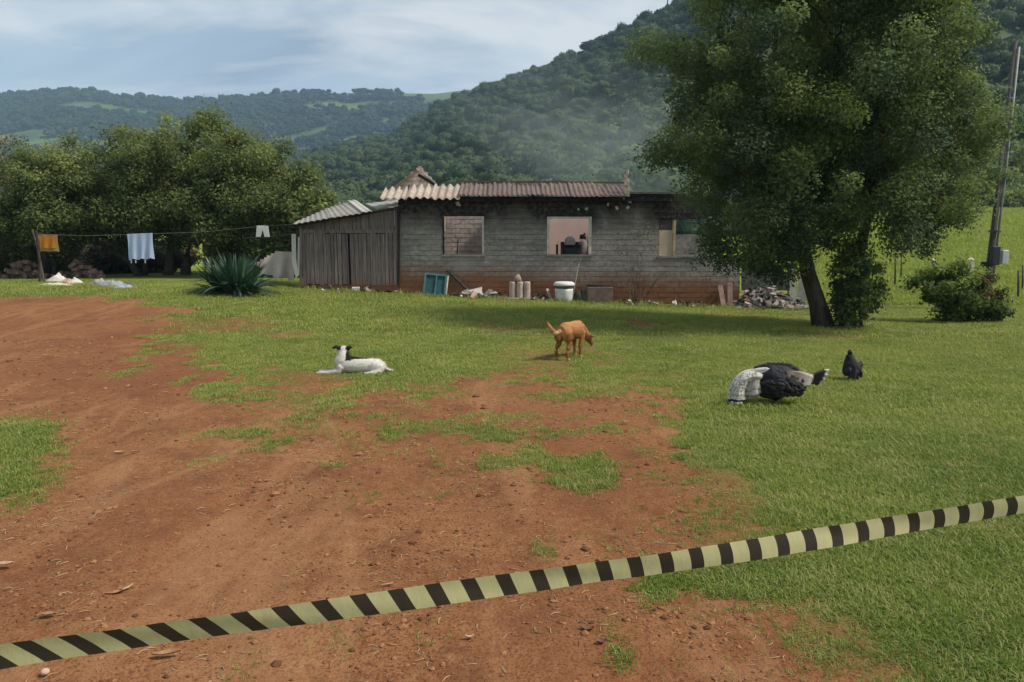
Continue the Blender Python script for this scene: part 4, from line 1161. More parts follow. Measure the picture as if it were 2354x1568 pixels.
# heaps of cast-off clothes and sheets on the grass at the left
def heap(name, label, cat, parts):
    x0, y0 = parts[0][0], parts[0][1]; p = G(x0, y0 + 6)
    r = empty(name, p, label, cat)
    for k, (px, py, rx, h, col, nm) in enumerate(parts):
        c = G(px, py + 5); gg_ = np.random.default_rng(px); n = 18; vs = []; f = []
        rad = rx / FPX * c.y
        for i in range(7):
            for j in range(n):
                fr_ = i / 6; a = j / n * 6.283
                rr = rad * fr_ * (1 + .25 * math.sin(3 * a + px) + .12 * gg_.normal())
                hz_ = h * (1 - fr_ ** 1.6) * (1 + .35 * math.sin(5 * a + px * .3) * fr_ + .22 * gg_.normal()) 
                vx, vy = c.x + rr * math.cos(a), c.y + .55 * rr * math.sin(a)
                vs.append((vx, vy, tz(vx, vy) + max(hz_, .0) - (.02 if i == 6 else -.02)))
        for i in range(6):
            for j in range(n): f.append((i * n + j, i * n + (j + 1) % n, (i + 1) * n + (j + 1) % n, (i + 1) * n + j))
        MB().add(vs, f).build(nm, fabric(name + '_%d' % k, col, .2, .1), r, smooth=True)
    return r
heap('clothes_heap', 'white and yellowish cloths lying in a heap on the grass', 'clothes', [(135, 645, 24, .22, (.72, .66, .60), 'white_cloth'), (155, 650, 16, .14, (.50, .34, .24), 'brown_cloth'), (130, 653, 45, .07, (.62, .58, .40), 'yellow_cloth'), (170, 648, 22, .12, (.60, .57, .52), 'grey_cloth')])
heap('sheet_heap', 'grey and bluish sheets lying crumpled on the grass below the towel', 'sheets', [(262, 655, 36, .15, (.30, .31, .33), 'grey_sheet'), (230, 650, 22, .14, (.36, .31, .29), 'brown_sheet'), (285, 660, 26, .10, (.36, .40, .42), 'blue_sheet'), (300, 652, 30, .06, (.12, .11, .11), 'dark_sheet')])
# old bricks stacked under the trees
brick_old = plain('old_brick', (.22, .14, .11), .95, .35, 6)
for nm, px, Yb_, seed in (('old pinkish bricks dumped in a pile under the tree left of the towel', 180, 26.0, 1), ('rubble of old bricks behind the dark post at the yard edge', 60, 25.6, 2)):
    x0 = at(px, 600, Yb_).x; r = empty('brick_pile', (x0, Yb_, tz(x0, Yb_)), nm, 'bricks'); rr = random.Random(seed)
    for i in range(34):
        dx, k = rr.gauss(0, .45), rr.random()
        zz_ = max(0, .62 - abs(dx) * .75) * k
        m = MB(); m.box((x0 + dx, Yb_ + rr.uniform(-.3, .2), tz(x0, Yb_) + .06 + zz_), (.24, .12, .12), Matrix.Rotation(rr.uniform(-.6, .6), 3, 'Y') @ Matrix.Rotation(rr.uniform(0, 3), 3, 'Z')); m.build('brick', brick_old, r)

# ---- along the foot of the wall
FY = HY - .45
def foot(px, Y=FY):
    x, z = gz_at(px, Y); return Vector((x, Y, z))
teal = plain('teal_paint', (.022, .085, .085), .6, .25, 5)
tr = empty('teal_frame', foot(1000), 'teal painted metal frame leaning against the wall by the shed', 'frame')
rot = Matrix.Rotation(.10, 3, 'Y') @ Matrix.Rotation(-.25, 3, 'X')
c0 = foot(999) + Vector((0, .05, .31))
for dx, dz, w, h in ((-.29, 0, .05, .62), (.29, 0, .05, .62), (0, .29, .62, .05), (0, -.29, .62, .05), (.02, 0, .035, .56)):
    m = MB(); m.box(c0 + rot @ Vector((dx, (.004 if dx == .02 else 0), dz)), (w, .05 if dx != 0 else .042, h), rot); m.build('bar', plain('pale_teal', (.06, .15, .145), .6), tr)
m = MB(); m.box(c0 + rot @ Vector((0, .03, 0)), (.58, .012, .58), rot); m.build('panel', teal, tr)
m = MB(); m.box(c0 + rot @ Vector((.335, .02, .02)), (.03, .06, .55), rot); m.build('edge_strip', white_m, tr)
single('charred_board', 'black charred board leaning down from the wall beside the teal frame', 'board', MB().beam(foot(1088, FY + .1) + Vector((0, 0, .05)), H(1030, 622, HY - .1), .16, .035), char_m)
single('charred_board', 'dark charred board lying on the ground beside the teal frame', 'board', MB().beam(foot(1035, FY) + Vector((0, 0, .06)), foot(1090, FY - .1) + Vector((0, 0, .05)), .2, .08), char_m)
# pale clay pipes standing together
r = empty('clay_pipes', foot(1195), 'three pale pinkish clay pipes standing together at the wall', 'pipes')
pk = plain('pink_clay', (.44, .33, .28), .85, .2, 9)
for dx in (-.20, 0.0, .20):
    b = MB(); c = foot(1195) + Vector((dx, .02 * abs(dx) * 5, 0)); b.tube([c, c + Vector((0, 0, .47)), c + Vector((0, 0, .50))], [.095, .095, .08], 12); b.build('pipe', pk, r, smooth=False)
m = MB(); c = foot(1190) + Vector((0, .05, .50)); m.tube([c, c + Vector((0, 0, .12)), c + Vector((.02, 0, .2))], [.12, .10, .03], 10); m.build('cap', plain('dull_cap', (.30, .22, .18), .9), r, smooth=True)
# washing tub
r = empty('washing_tub', foot(1297, FY - .1), 'white plastic washing tub with a dark band under its rim', 'tub')
c = foot(1297, FY - .1); wp = plain('white_plastic', (.66, .65, .60), .5, .12, 6, .1)
b = MB(); b.tube([c + Vector((0, 0, z_)) for z_ in (.0, .04, .12, .30, .38)], [(.19, .19), (.22, .22), (.245, .24), (.262, .25), (.268, .255)], 20); b.build('body', wp, r, smooth=True)
b = MB(); b.tube([c + Vector((0, 0, z_)) for z_ in (.381, .40, .45)], [(.272, .26), (.278, .265), (.28, .268)], 20, cap=True); b.build('band', plain('sooty_band', (.10, .085, .075), .8), r, smooth=True)
b = MB(); b.tube([c + Vector((0, 0, z_)) for z_ in (.451, .47, .53, .56, .57)], [(.30, .285), (.315, .30), (.30, .285), (.24, .23), (.05, .05)], 20); b.build('lid', wp, r, smooth=True)
single('leaning_stick', 'thin pale stick leaning on the wall behind the washing tub', 'stick', MB().tube([foot(1315, FY + .2), H(1330, 610, HY - .12), H(1336, 594, HY - .06)], .014, 6), plain('pale_wood', (.38, .34, .27), .9))
r = empty('rusty_box', foot(1378, FY), 'low rust-brown sheet metal box at the wall beside the tub', 'box')
c = foot(1380, FY); m = MB(); m.box(c + Vector((0, .06, .24)), (.72, .3, .46), jit=.012); m.build('casing', plain('rusty_sheet', (.175, .125, .100), .85, .35, 5), r, bevel=.012)
m = MB(); m.box(c + Vector((-.42, .1, .2)), (.16, .25, .36), jit=.015); m.build('side', plain('mossy_metal', (.10, .105, .08), .9), r)
m = MB(); m.box(c + Vector((0, .08, .49)), (.70, .26, .035), Matrix.Rotation(.05, 3, 'Y')); m.build('charred_top', char_m, r)
single('dark_sack', 'dark sack slumped in the shade right of the washing tub', 'sack', MB().tube([foot(1330, FY + .05) + Vector((0, 0, z_)) for z_ in (-.01, .08, .22, .32)], [(.14, .13), (.17, .15), (.13, .12), (.04, .04)], 12), plain('sack', (.025, .028, .02), .8), smooth=True)
r = empty('white_shards', foot(1500), 'black bag and white shards lying at the foot of the wall', 'rubbish')
m = MB(); m.tube([foot(1500) + Vector((dx, 0, .05)) for dx in (-.22, -.1, .1, .22)], [(.03, .03), (.09, .08), (.08, .07), (.02, .02)], 10); m.build('bag', char_m, r, smooth=True)
m = MB(); m.box(foot(1505, FY - .1) + Vector((.02, 0, .09)), (.22, .1, .03), Matrix.Rotation(.2, 3, 'Y'), jit=.01); m.build('shard', white_m, r)
m = MB(); m.box(foot(1490, FY - .15) + Vector((0, 0, .02)), (.10, .06, .03), jit=.01); m.build('shard', white_m, r)
# broken pieces strewn along the wall
rr = random.Random(8)
stone_m = [white_m, plain('grey_rubble', (.24, .22, .20), .95), plain('pink_rubble', (.33, .24, .20), .95), char_m]
def shard_mesh(rr, s):
    m = MB(); m.box((0, 0, 0), (s, s * rr.uniform(.4, .9), s * rr.uniform(.25, .6)), jit=s * .16)
    return m
pile_m = stone_m + [char_m, char_m, plain('ash_scrap', (.10, .09, .085), .95), white_m]
shard_me = []
for k in range(14):
    m = MB(); m.box((0, 0, 0), (1, rr.uniform(.35, .8), rr.uniform(.2, .5)), jit=.13); me = bpy.data.meshes.new('scrap'); me.from_pydata([tuple(v) for v in m.v], [], m.f); me.materials.append(pile_m[k % len(pile_m)]); shard_me.append(me)
for lab, lo, hi, n, big in (('litter of charred and white scraps between the teal frame and the clay pipes', 1035, 1172, 62, .26), ('litter of pale scraps between the clay pipes and the washing tub', 1215, 1278, 34, .2), ('scraps of plaster and char between the box and the bare shrub', 1415, 1530, 34, .17),
                            ('charred scraps along the last stretch of wall before the leaning boards', 1530, 1650, 30, .17), ('dark crumbs of burnt wood at the shed threshold', 700, 960, 22, .12)):
    r = empty('debris', foot((lo + hi) / 2), lab, 'debris')
    for i in range(n):
        px = rr.triangular(lo, hi, (lo + hi) / 2); dy = rr.uniform(-.32, .34); p = foot(px, FY + dy); s_ = rr.uniform(.06, big) * (1 if rr.random() < .85 else 1.6)
        o = link('scrap', rr.choice(shard_me), r, Vector((p.x, p.y, p.z + s_ * .15 + max(0, dy) * rr.uniform(0, .5))) - r.location)
        o.scale = (s_, s_, s_); o.rotation_euler = (rr.uniform(-.7, .7), rr.uniform(-.7, .7), rr.uniform(0, 6.28))
for i, (lab, px0, px1, d0, h) in enumerate((('pale broken board propped up beside the washing tub', 1268, 1258, .0, .3), ('thin pale board lying in front of the clay pipes', 1150, 1230, -.2, .03), ('short white board lying on the grass edge left of the tub', 1255, 1280, -.25, .06))):
    single('pale_board', lab, 'board', MB().beam(foot(px0, FY + d0) + Vector((0, 0, .03)), foot(px1, FY + d0 + .1) + Vector((0, 0, h + .03)), .09, .025), plain('pale_board_%d' % i, (.46, .42, .36), .9))
# bare shrub in front of the wall
g = np.random.default_rng(14); b = MB(); base = foot(1468, FY - .1); r = empty('bare_shrub', base, 'thin leafless shrub standing before the wall', 'shrub')
def twig(b, p, d, L, rad, lv):
    e = p + d * L; mid = p + d * L * .5 + Vector(g.normal(size=3)) * L * .06
    b.tube([p, mid, e], [rad, rad * .8, rad * .55], 5)
    if lv == 0: return
    for _ in range(2 if lv > 1 else 3):
        nd = (d + Vector(g.normal(size=3)) * .38 + Vector((0, 0, .1))).normalized()
        twig(b, e if _ == 0 else p + d * L * g.uniform(.4, .95), nd, L * g.uniform(.55, .85), rad * .6, lv - 1)
for a in np.linspace(-.5, .5, 6): 
    bb_ = MB(); twig(bb_, base + Vector((a * .12, 0, -.03)), Vector((a * .9 + g.normal() * .1, -.05 + g.normal() * .1, 1)).normalized(), .55, .014, 4); bb_.build('stem', bark_grey, r)
co, q, T, _c = crown_leaves([ell(1470, 570, FY - .1, 55, 60, .35)], 22, 9, .2, .06, g); me = np_mesh('leaves', co - np.array(base[:]), q, mat=leaf_brown); fattr(me, 'tint', T); link('leaves', me, r)
# weeds at the wall foot
weed = [tuft_mesh('weed_a', 14, .22, .10, .012, .45, gm), tuft_mesh('weed_b', 10, .15, .12, .012, .6, gm)]
wx, wy = [], []
gw = np.random.default_rng(4)
for i in range(520):
    px = gw.uniform(690, 1860); Yw = gw.uniform(19.9, 20.75); x = at(px, 600, Yw).x
    wx.append(x); wy.append(Yw)
scatter('weeds', np.stack([wx, wy, terrain(wx, wy)], 1), gw.uniform(0, 6, 520), gw.uniform(.35, 1.0, 520), gw.integers(0, 2, 520), weed, 'weeds and longer grass at the foot of the house wall', 'weeds')

# ---- rubble at the collapsed end
rx0 = foot(1770, HY - .3); r = empty('rubble_heap', rx0, 'heap of broken blocks, ash and burnt boards at the collapsed end of the house', 'rubble')
rr = random.Random(19); rub = [plain('rubble_a', (.30, .265, .245), .95, .4, 8), plain('rubble_b', (.19, .17, .155), .95, .4, 8), plain('rubble_c', (.33, .25, .205), .95, .35, 8), char_m]
chunk_me = []
for k in range(6):
    m = MB(); m.box((0, 0, 0), (1, rr.uniform(.5, .9), rr.uniform(.35, .6)), jit=.14)
    me = bpy.data.meshes.new('chunk'); me.from_pydata([tuple(v) for v in m.v], [], m.f); me.materials.append(rub[k % 4]); chunk_me.append(me)
for i in range(230):
    px = rr.triangular(1688, 1872, 1765); Yc = HY + rr.uniform(-.75, .9); x = at(px, 600, Yc).x
    hh = max(0, .60 - abs(px - 1765) / 190 - abs(Yc - HY - .25) * .35)
    o = link('chunk', rr.choice(chunk_me), r, Vector((x, Yc, tz(x, Yc) + hh * rr.uniform(.5, 1.05) + .02)) - r.location)
    s = rr.uniform(.08, .28); o.scale = (s, s * rr.uniform(.6, 1), s * rr.uniform(.5, .9)); o.rotation_euler = (rr.uniform(0, 6), rr.uniform(0, 6), rr.uniform(0, 6))
pb = [plain('burnt_board_a', (.24, .17, .13), .9, .4, 7), plain('burnt_board_b', (.33, .27, .22), .9, .4, 7), char_m]
for i in range(30):
    px = rr.uniform(1700, 1860); Yc = HY + rr.uniform(-.9, .1); x = at(px, 600, Yc).x; z0 = tz(x, Yc)
    hh = max(0, .55 - abs(px - 1765) / 170 - max(0, HY - .2 - Yc) * .5)
    L = rr.uniform(.35, .9); a = rr.uniform(0, 6.28); dz = rr.uniform(-.12, .2)
    A = Vector((x - math.cos(a) * L / 2, Yc - math.sin(a) * L / 3, z0 + max(.02, hh - dz / 2))); B = Vector((x + math.cos(a) * L / 2, Yc + math.sin(a) * L / 3, z0 + max(.04, hh + dz)))
    m = MB(); m.beam(A, B, rr.uniform(.05, .11), .025); m.build('board', rr.choice(pb), r)
mh = MB(); n = 16; vs = []; f = []
for i in range(6):
    for j in range(n):
        fr_, a = i / 5, j / n * 6.283; x, yy = rx0.x + 1.35 * fr_ * math.cos(a), HY + .15 + .95 * fr_ * math.sin(a); vs.append((x, yy, tz(x, yy) + .45 * (1 - fr_ ** 1.5) * (1 + .2 * rr.gauss(0, 1)) - .03))
for i in range(5):
    for j in range(n): f.append((i * n + j, i * n + (j + 1) % n, (i + 1) * n + (j + 1) % n, (i + 1) * n + j))
mh.add(vs, f).build('ash_mound', plain('ash', (.15, .125, .11), .95, .4, 6, .8, 20, .04), r)
for lab, pa, pb_, ya in (('brown board leaning against the low end of the block wall', 1668, 1655, 655), ('second darker board leaning beside the brown one at the wall end', 1683, 1678, 650)):
    single('leaning_board', lab, 'board', MB().beam(foot(pa, FY + .05), H(pb_, ya, HY - .06), .14, .03), plain('lean_' + str(pa), (.19, .125, .10), .9, .35, 8))
pl = [(1704, 640), (1704, 612), (1740, 606), (1770, 614), (1800, 624), (1822, 634), (1822, 668), (1704, 668)]
m = MB(); v0, v1 = pts(pl, HY + 1.3), pts(pl, HY + 1.5)
m.add(v0 + v1, [(0, 1, 2, 3, 7), (3, 4, 5, 6, 7), (15, 11, 10, 9, 8), (15, 14, 13, 12, 11)] + [(i, i + 8, (i + 1) % 8 + 8, (i + 1) % 8) for i in range(8)])
single('collapsed_wall', 'low dark remnant of a collapsed wall behind the rubble', 'wall', m, plain('mossy_wall', (.10, .105, .085), .95, .35, 4))
pl = [(1811, 704), (1816, 660), (1812, 612), (1820, 594), (1830, 612), (1830, 660), (1836, 704)]
m = MB(); v0, v1 = pts(pl, HY + .1), pts(pl, HY + .28)
m.add(v0 + v1, [(0, 1, 5, 6), (1, 2, 3, 4, 5), (13, 12, 8, 7), (12, 11, 10, 9, 8)] + [(i, i + 7, (i + 1) % 7 + 7, (i + 1) % 7) for i in range(7)])
single('pale_pillar', 'pale greenish pillar stump standing in the rubble behind the tall tree', 'pillar', m, plain('pale_lime', (.42, .43, .35), .9, .25, 5))
pl = [(1834, 694), (1836, 625), (1860, 640), (1872, 690)]
m = MB(); v0, v1 = pts(pl, HY + .8), pts(pl, HY + .95); m.add(v0 + v1, [(0, 1, 2, 3), (7, 6, 5, 4)] + [(i, i + 4, (i + 1) % 4 + 4, (i + 1) % 4) for i in range(4)])
single('broken_wall', 'grey broken wall piece behind the left trunk of the tall tree', 'wall', m, plain('grey_plaster', (.30, .29, .27), .9))

# ---- inside, seen through the middle window
WY = HY + .75; x, _z = gz_at(1312, WY)
r = empty('burnt_stove', (x, WY, .36), 'black burnt stove inside behind the middle window', 'stove')
m = MB(); m.box2((H(1292, 575, WY).x, WY - .2, .36), (H(1331, 575, WY).x, WY + .25, H(1312, 566, WY).z)); m.build('body', char_m, r, bevel=.015)
m = MB(); m.box2((H(1289, 575, WY).x, WY - .23, H(1312, 565.5, WY).z), (H(1333, 575, WY).x, WY + .27, H(1312, 562.5, WY).z)); m.build('hob', char_m, r)
m = MB(); m.box2((H(1297, 575, WY).x, WY - .215, H(1312, 590, WY).z), (H(1326, 575, WY).x, WY - .203, H(1312, 570, WY).z)); m.build('oven_door', plain('dark_enamel', (.02, .022, .03), .35), r)
c = H(1310, 556, WY + .05); m = MB(); m.tube([c + Vector((0, -.05, -.005)), c + Vector((0, -.04, 0)), c + Vector((0, 0, 0)), c + Vector((0, .02, 0))], [.05, .16, .17, .15], 18)
single('white_basin', 'white round basin propped on the burnt stove', 'basin', m, plain('dull_enamel', (.55, .53, .50), .5), smooth=False)
c = H(1340, 585, WY); m = MB(); m.tube([Vector((c.x, WY, z_)) for z_ in (.36, H(1340, 560, WY).z, H(1340, 555, WY).z, H(1340, 552, WY).z)], [.13, .13, .10, .05], 14)
single('gas_cylinder', 'grey scorched gas cylinder inside beside the stove', 'cylinder', m, plain('scorched_grey', (.26, .22, .20), .7, .3), smooth=True)
c = H(1340, 550, WY + .2); m = MB(); m.tube([c, c + Vector((.0, 0, .1)), c + Vector((.06, 0, .17))], [(.12, .1), (.14, .1), (.05, .04)], 9)
single('charred_bundle', 'black charred bundle above the gas cylinder in the middle window', 'bundle', m, char_m, smooth=True)
single('inside_shelf', 'charred shelf inside behind the stove and cylinder', 'shelf', MB().box2((H(1290, 585, WY + .2).x, WY + .28, .36), (H(1352, 585, WY + .2).x, WY + .5, H(1340, 556, WY + .3).z)), char_m)
single('burnt_post', 'short black burnt post inside at the left of the middle window', 'post', MB().box2((H(1278, 585, WY).x, WY - .03, .36), (H(1283, 585, WY).x, WY + .03, H(1280, 562, WY).z)), char_m)

# ---- the pole and the posts at the right
PY = 20.4
x, z = gz_at(2272, PY); pb0 = Vector((x, PY, z)); r = empty('utility_pole', pb0, 'tall slightly leaning utility pole with a conduit and meter box', 'pole')
ptop = at(2335, 96, PY + .1); conc = plain('weathered_pole', (.085, .076, .068), .9, .3, 3); ax = ptop - pb0
b = MB(); b.tube([pb0 - ax * .02, pb0 + ax * .2, pb0 + ax * .55, pb0 + ax], [.095, .085, .065, .045], 10); b.build('shaft', conc, r, smooth=True)
b = MB(); o2 = Vector((.11, -.05, 0)); b.tube([pb0 + o2, pb0 + o2 + ax * .5, pb0 + o2 * .75 + ax * .98], .030, 8); b.build('conduit', plain('grey_conduit', (.26, .26, .25), .6), r, smooth=True)
b = MB(); o3 = Vector((-.07, -.08, 0)); b.tube([pb0 + o3, pb0 + o3 + ax * .66], .045, 8); b.build('strut', plain('dark_timber', (.055, .05, .045), .9), r, smooth=True)
for f_ in (.12, .30, .50, .66):
    b = MB(); b.tube([pb0 + Vector((.02, -.03, 0)) + ax * f_, pb0 + Vector((.02, -.03, 0)) + ax * (f_ + .006)], [.155, .155], 12); b.build('clamp', conc, r)
b = MB(); b.box(at(2308, 591, PY - .1), (.17, .14, .38)); b.build('meter_box', plain('pale_grey_box', (.50, .52, .54), .6, .1), r, bevel=.015)
b = MB(); b.box(at(2287, 588, PY - .2), (.20, .16, .5)); b.build('switch_box', plain('dark_box', (.03, .03, .032), .6), r, bevel=.012)
b = MB(); b.box(at(2262, 607, PY - .1), (.12, .1, .12)); b.build('bracket', char_m, r)
fpm = plain('old_fence_wood', (.075, .06, .045), .9)
for lab, px, py0, py1, rad in (('thin dark fence post near the right edge of the field', 2340, 690, 622, .035), ('second thin fence post right beside the one at the field edge', 2350, 668, 610, .03), ('thin fence post in the field right of the tall tree', 2057, 662, 588, .035),
                               ('second thin fence post in the field right of the tall tree, farther back', 2071, 640, 585, .03), ('stout dark fence post with a pale top behind the bush', 2144, 650, 600, .07)):
    p = G(px, py0); top = at(px + 1, py1, p.y)
    pr = empty('fence_post', p, lab, 'post', 'posts of the pasture fence')
    b = MB(); b.tube([p - Vector((0, 0, .1)), (p + top) / 2 + Vector((.01, 0, 0)), top], [rad, rad * .95, rad * .8], 8); b.build('stake', fpm, pr, smooth=True)
    if 'pale' in lab: b = MB(); b.tube([top - Vector((0, 0, .003)), top + Vector((0, 0, .05)), top + Vector((0, 0, .1))], [rad * .9, rad * .8, rad * .3], 8); b.build('cap', white_m, pr, smooth=True)
p = G(2232, 640); b = MB(); b.box2((p.x - .06, p.y - .05, p.z), (p.x + .06, p.y + .05, at(2232, 602, p.y).z)); b.tube([at(2226, 598, p.y), at(2232, 596, p.y), at(2238, 598, p.y)], [.05, .075, .05], 8)
single('white_marker', 'small white-topped marker post just behind the bush', 'marker', b, white_m)
# far poles and a bare tree on the skyline of the hill
def hill_z(x, y):
    k = np.argmin((co1[:, 0] - x) ** 2 + (co1[:, 1] - y) ** 2); return co1[k, 2]
A = at(1534, 25, 372); b = MB(); b.tube([Vector((A.x, 372, hill_z(A.x, 372))), A + Vector((0, 0, 8.5))], [.35, .25], 6)
single('skyline_mast', 'thin mast on the skyline of the wooded hill', 'mast', b, conc)

# ---- thin smoke still drifting off the ruin
t = NT('smoke_air'); P = t.objco()
n = t.noise(1.6, 5, .6, P, (1.0, 1.0, 1.6), .6)
ln = t.node('ShaderNodeVectorMath', operation='LENGTH'); t.l.new(P, ln.inputs[0])
fall = t.map(ln.outputs['Value'], 1.0, .15)
dens = t.math('MULTIPLY', t.math('MULTIPLY', fall, t.map(n, .36, .68)), SMOKE)
pv = t.node('ShaderNodeVolumePrincipled'); pv.inputs['Color'].default_value = (.80, .90, 1.0, 1)
t.l.new(dens, pv.inputs['Density']); t.l.new(pv.outputs[0], t.out.inputs['Volume'])
b = MB(); ball_v = []
bm = bmesh.new(); bmesh.ops.create_icosphere(bm, subdivisions=3, radius=1.0)
me = bpy.data.meshes.new('smoke'); bm.to_mesh(me); bm.free(); me.materials.append(t.mat)
sk = link('smoke', me); sk.location = at(1400, 325, 42); sk.scale = (11.0, 7.0, 4.4); sk.rotation_euler = (0, R(14), 0)
tag(sk, 'thin pale smoke drifting up behind the roof', 'smoke', kind='stuff')
# ================================================================== ANIMALS
def ball(b, c, r, rot=None):
    bm = bmesh.new(); bmesh.ops.create_icosphere(bm, subdivisions=2, radius=1.0)
    vs = []
    for v in bm.verts:
        p = Vector((v.co.x * r[0], v.co.y * r[1], v.co.z * r[2]))
        if rot is not None: p = rot @ p
        vs.append(Vector(c) + p)
    fs = [tuple(v.index for v in f.verts) for f in bm.faces]; bm.free()
    b.add(vs, fs)
def fuse(b, name, mat, parent, voxel=.011, smooth=5, tint=None):
    """melts overlapping shapes into one continuous skin"""
    me = bpy.data.meshes.new(name); me.from_pydata([tuple(v) for v in b.v], [], b.f)
    bm = bmesh.new(); bm.from_mesh(me); bmesh.ops.recalc_face_normals(bm, faces=bm.faces); bm.to_mesh(me); bm.free()
    tmp = bpy.data.objects.new('tmp', me); COL.objects.link(tmp)
    m = tmp.modifiers.new('r', 'REMESH'); m.mode = 'VOXEL'; m.voxel_size = voxel; m.use_smooth_shade = True
    m = tmp.modifiers.new('s', 'SMOOTH'); m.factor = .5; m.iterations = smooth
    dg = bpy.context.evaluated_depsgraph_get(); new = bpy.data.meshes.new_from_object(tmp.evaluated_get(dg))
    bpy.data.objects.remove(tmp); new.name = name; new.materials.clear(); new.materials.append(mat)
    new.polygons.foreach_set('use_smooth', [True] * len(new.polygons))
    if tint:
        co = np.zeros(len(new.vertices) * 3); new.vertices.foreach_get('co', co); fattr(new, 'tint', tint(co.reshape(-1, 3)))
    return link(name, new, parent)
def fur(name, stops, nscale=60):
    t = NT(name); a = t.attr('tint'); n = t.noise(nscale, 4, .7, t.objco())
    a = t.math('ADD', a, t.math('MULTIPLY', t.math('SUBTRACT', n, .5), .12))
    return t.principled(t.ramp(a, stops), .85, t.bump(t.noise(140, 3, .7, t.objco()), .5, .006), spec=.15)

def coat(body, n, length, w, mat, seed, back):
    """short hair over a body: narrow blades that leave the skin and lie back"""
    me = body.data; g_ = np.random.default_rng(seed)
    nv = len(me.vertices); co = np.zeros(nv * 3); me.vertices.foreach_get('co', co); co = co.reshape(-1, 3)
    nr = np.zeros(nv * 3); me.vertices.foreach_get('normal', nr); nr = nr.reshape(-1, 3)
    tn = np.zeros(nv); me.attributes['tint'].data.foreach_get('value', tn)
    k = g_.integers(0, nv, n); p = co[k] + g_.normal(size=(n, 3)) * .003; N_ = nr[k]
    d = N_ * .45 + np.array(back) * .8 + g_.normal(size=(n, 3)) * .28; d -= N_ * np.minimum(0, (d * N_).sum(1, keepdims=True)); d /= np.linalg.norm(d, axis=1, keepdims=True)
    sd = np.cross(d, N_); sd /= np.linalg.norm(sd, axis=1, keepdims=True) + 1e-6
    L_ = length * g_.uniform(.5, 1.3, (n, 1))
    v = np.stack([p - sd * w / 2, p + sd * w / 2, p + d * L_], 1).reshape(-1, 3)
    m = np_mesh('coat', v, tris=np.arange(3 * n).reshape(n, 3), mat=mat); fattr(m, 'tint', np.repeat(np.clip(tn[k] + g_.normal(size=n) * .06, 0, 1), 3))
    tag(link('coat', m, body), kind='stuff')

# --- white dog lying in the grass, head up, seen from behind its shoulder
p = G(822, 858); dog = empty('white_dog', (p.x, p.y, p.z), 'white dog with black ears lying on the grass with its head up', 'dog'); dog.scale = (.93, 1, 1); dog.location.z -= .012
b = MB()
b.tube([(-.26, 0, .13), (-.16, 0, .125), (0, 0, .11), (.16, 0, .105), (.28, 0, .10), (.36, 0, .085)], [(.075, .095), (.105, .115), (.10, .105), (.095, .095), (.10, .095), (.06, .06)], 14)
ball(b, (-.21, 0, .15), (.10, .10, .12))
b.tube([(-.19, 0, .16), (-.185, .01, .23), (-.185, .03, .285)], [(.105, .10), (.086, .082), (.07, .066)], 12)      # neck
ball(b, (-.195, .045, .298), (.074, .080, .060))                                                                        # skull, turned away
b.tube([(-.20, .09, .285), (-.225, .15, .272), (-.24, .19, .265)], [.042, .032, .022], 10)                             # muzzle, away from the camera
ball(b, (.27, -.075, .085), (.105, .05, .085)); ball(b, (.27, .075, .085), (.105, .05, .085))                          # folded thighs
for s in (-1, 1):
    b.tube([(-.20, .07 * s, .11), (-.235, .08 * s, .045), (-.36, .075 * s, .026), (-.50, .06 * s, .022), (-.54, .06 * s, .020)], [.052, .042, .032, .026, .02], 9)   # forelegs stretched out
    b.tube([(.33, .10 * s, .05), (.24, .13 * s, .03), (.14, .13 * s, .024), (.11, .13 * s, .022)], [.04, .034, .026, .02], 9)
b.tube([(.35, 0, .09), (.40, -.01, .065), (.44, -.02, .055), (.48, -.02, .06)], [.032, .022, .018, .012], 8)
def wd(c):
    x, y, z = c.T
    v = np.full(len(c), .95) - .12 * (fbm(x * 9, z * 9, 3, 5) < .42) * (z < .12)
    v = np.where((z > .305) & (x > -.30), np.where(np.abs(x + .185) < .03, .8, .05), v)
    v = np.where((x > -.14) & (x < -.075) & (z > .185) | ((x > -.09) & (x < .16) & (z > .198)), .05, v)
    v = v - .22 * np.exp(-((x + .155) ** 2 + (z - .07) ** 2) / .0012) * (y < -.02)  # soft shading painted into the coat behind the near foreleg
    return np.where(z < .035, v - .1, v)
wc = fur('white_coat', [(0.0, (.012, .011, .012)), (.35, (.05, .045, .045)), (.55, (.42, .38, .33)), (1.0, (.66, .62, .55))])
bd = fuse(b, 'body', wc, dog, .009, 9, wd)
coat(bd, 9000, .022, .0035, wc, 1, (.8, 0, -.35))
blk = plain('black_fur', (.014, .013, .014), .8, .3, 20, .3)
for s, tip in ((-1, (-.335, .03, .325)), (1, (-.075, .05, .325))):
    b = MB(); r_ = Vector((-.19 + s * .05, .05, .318)); tp = Vector(tip); mid = (r_ + tp) / 2 + Vector((0, 0, .022))
    b.tube([r_, mid, tp], [(.036, .024), (.042, .022), (.012, .012)], 10); ball(b, r_, (.042, .038, .030)); fuse(b, 'ear', blk, dog, .006, 3)

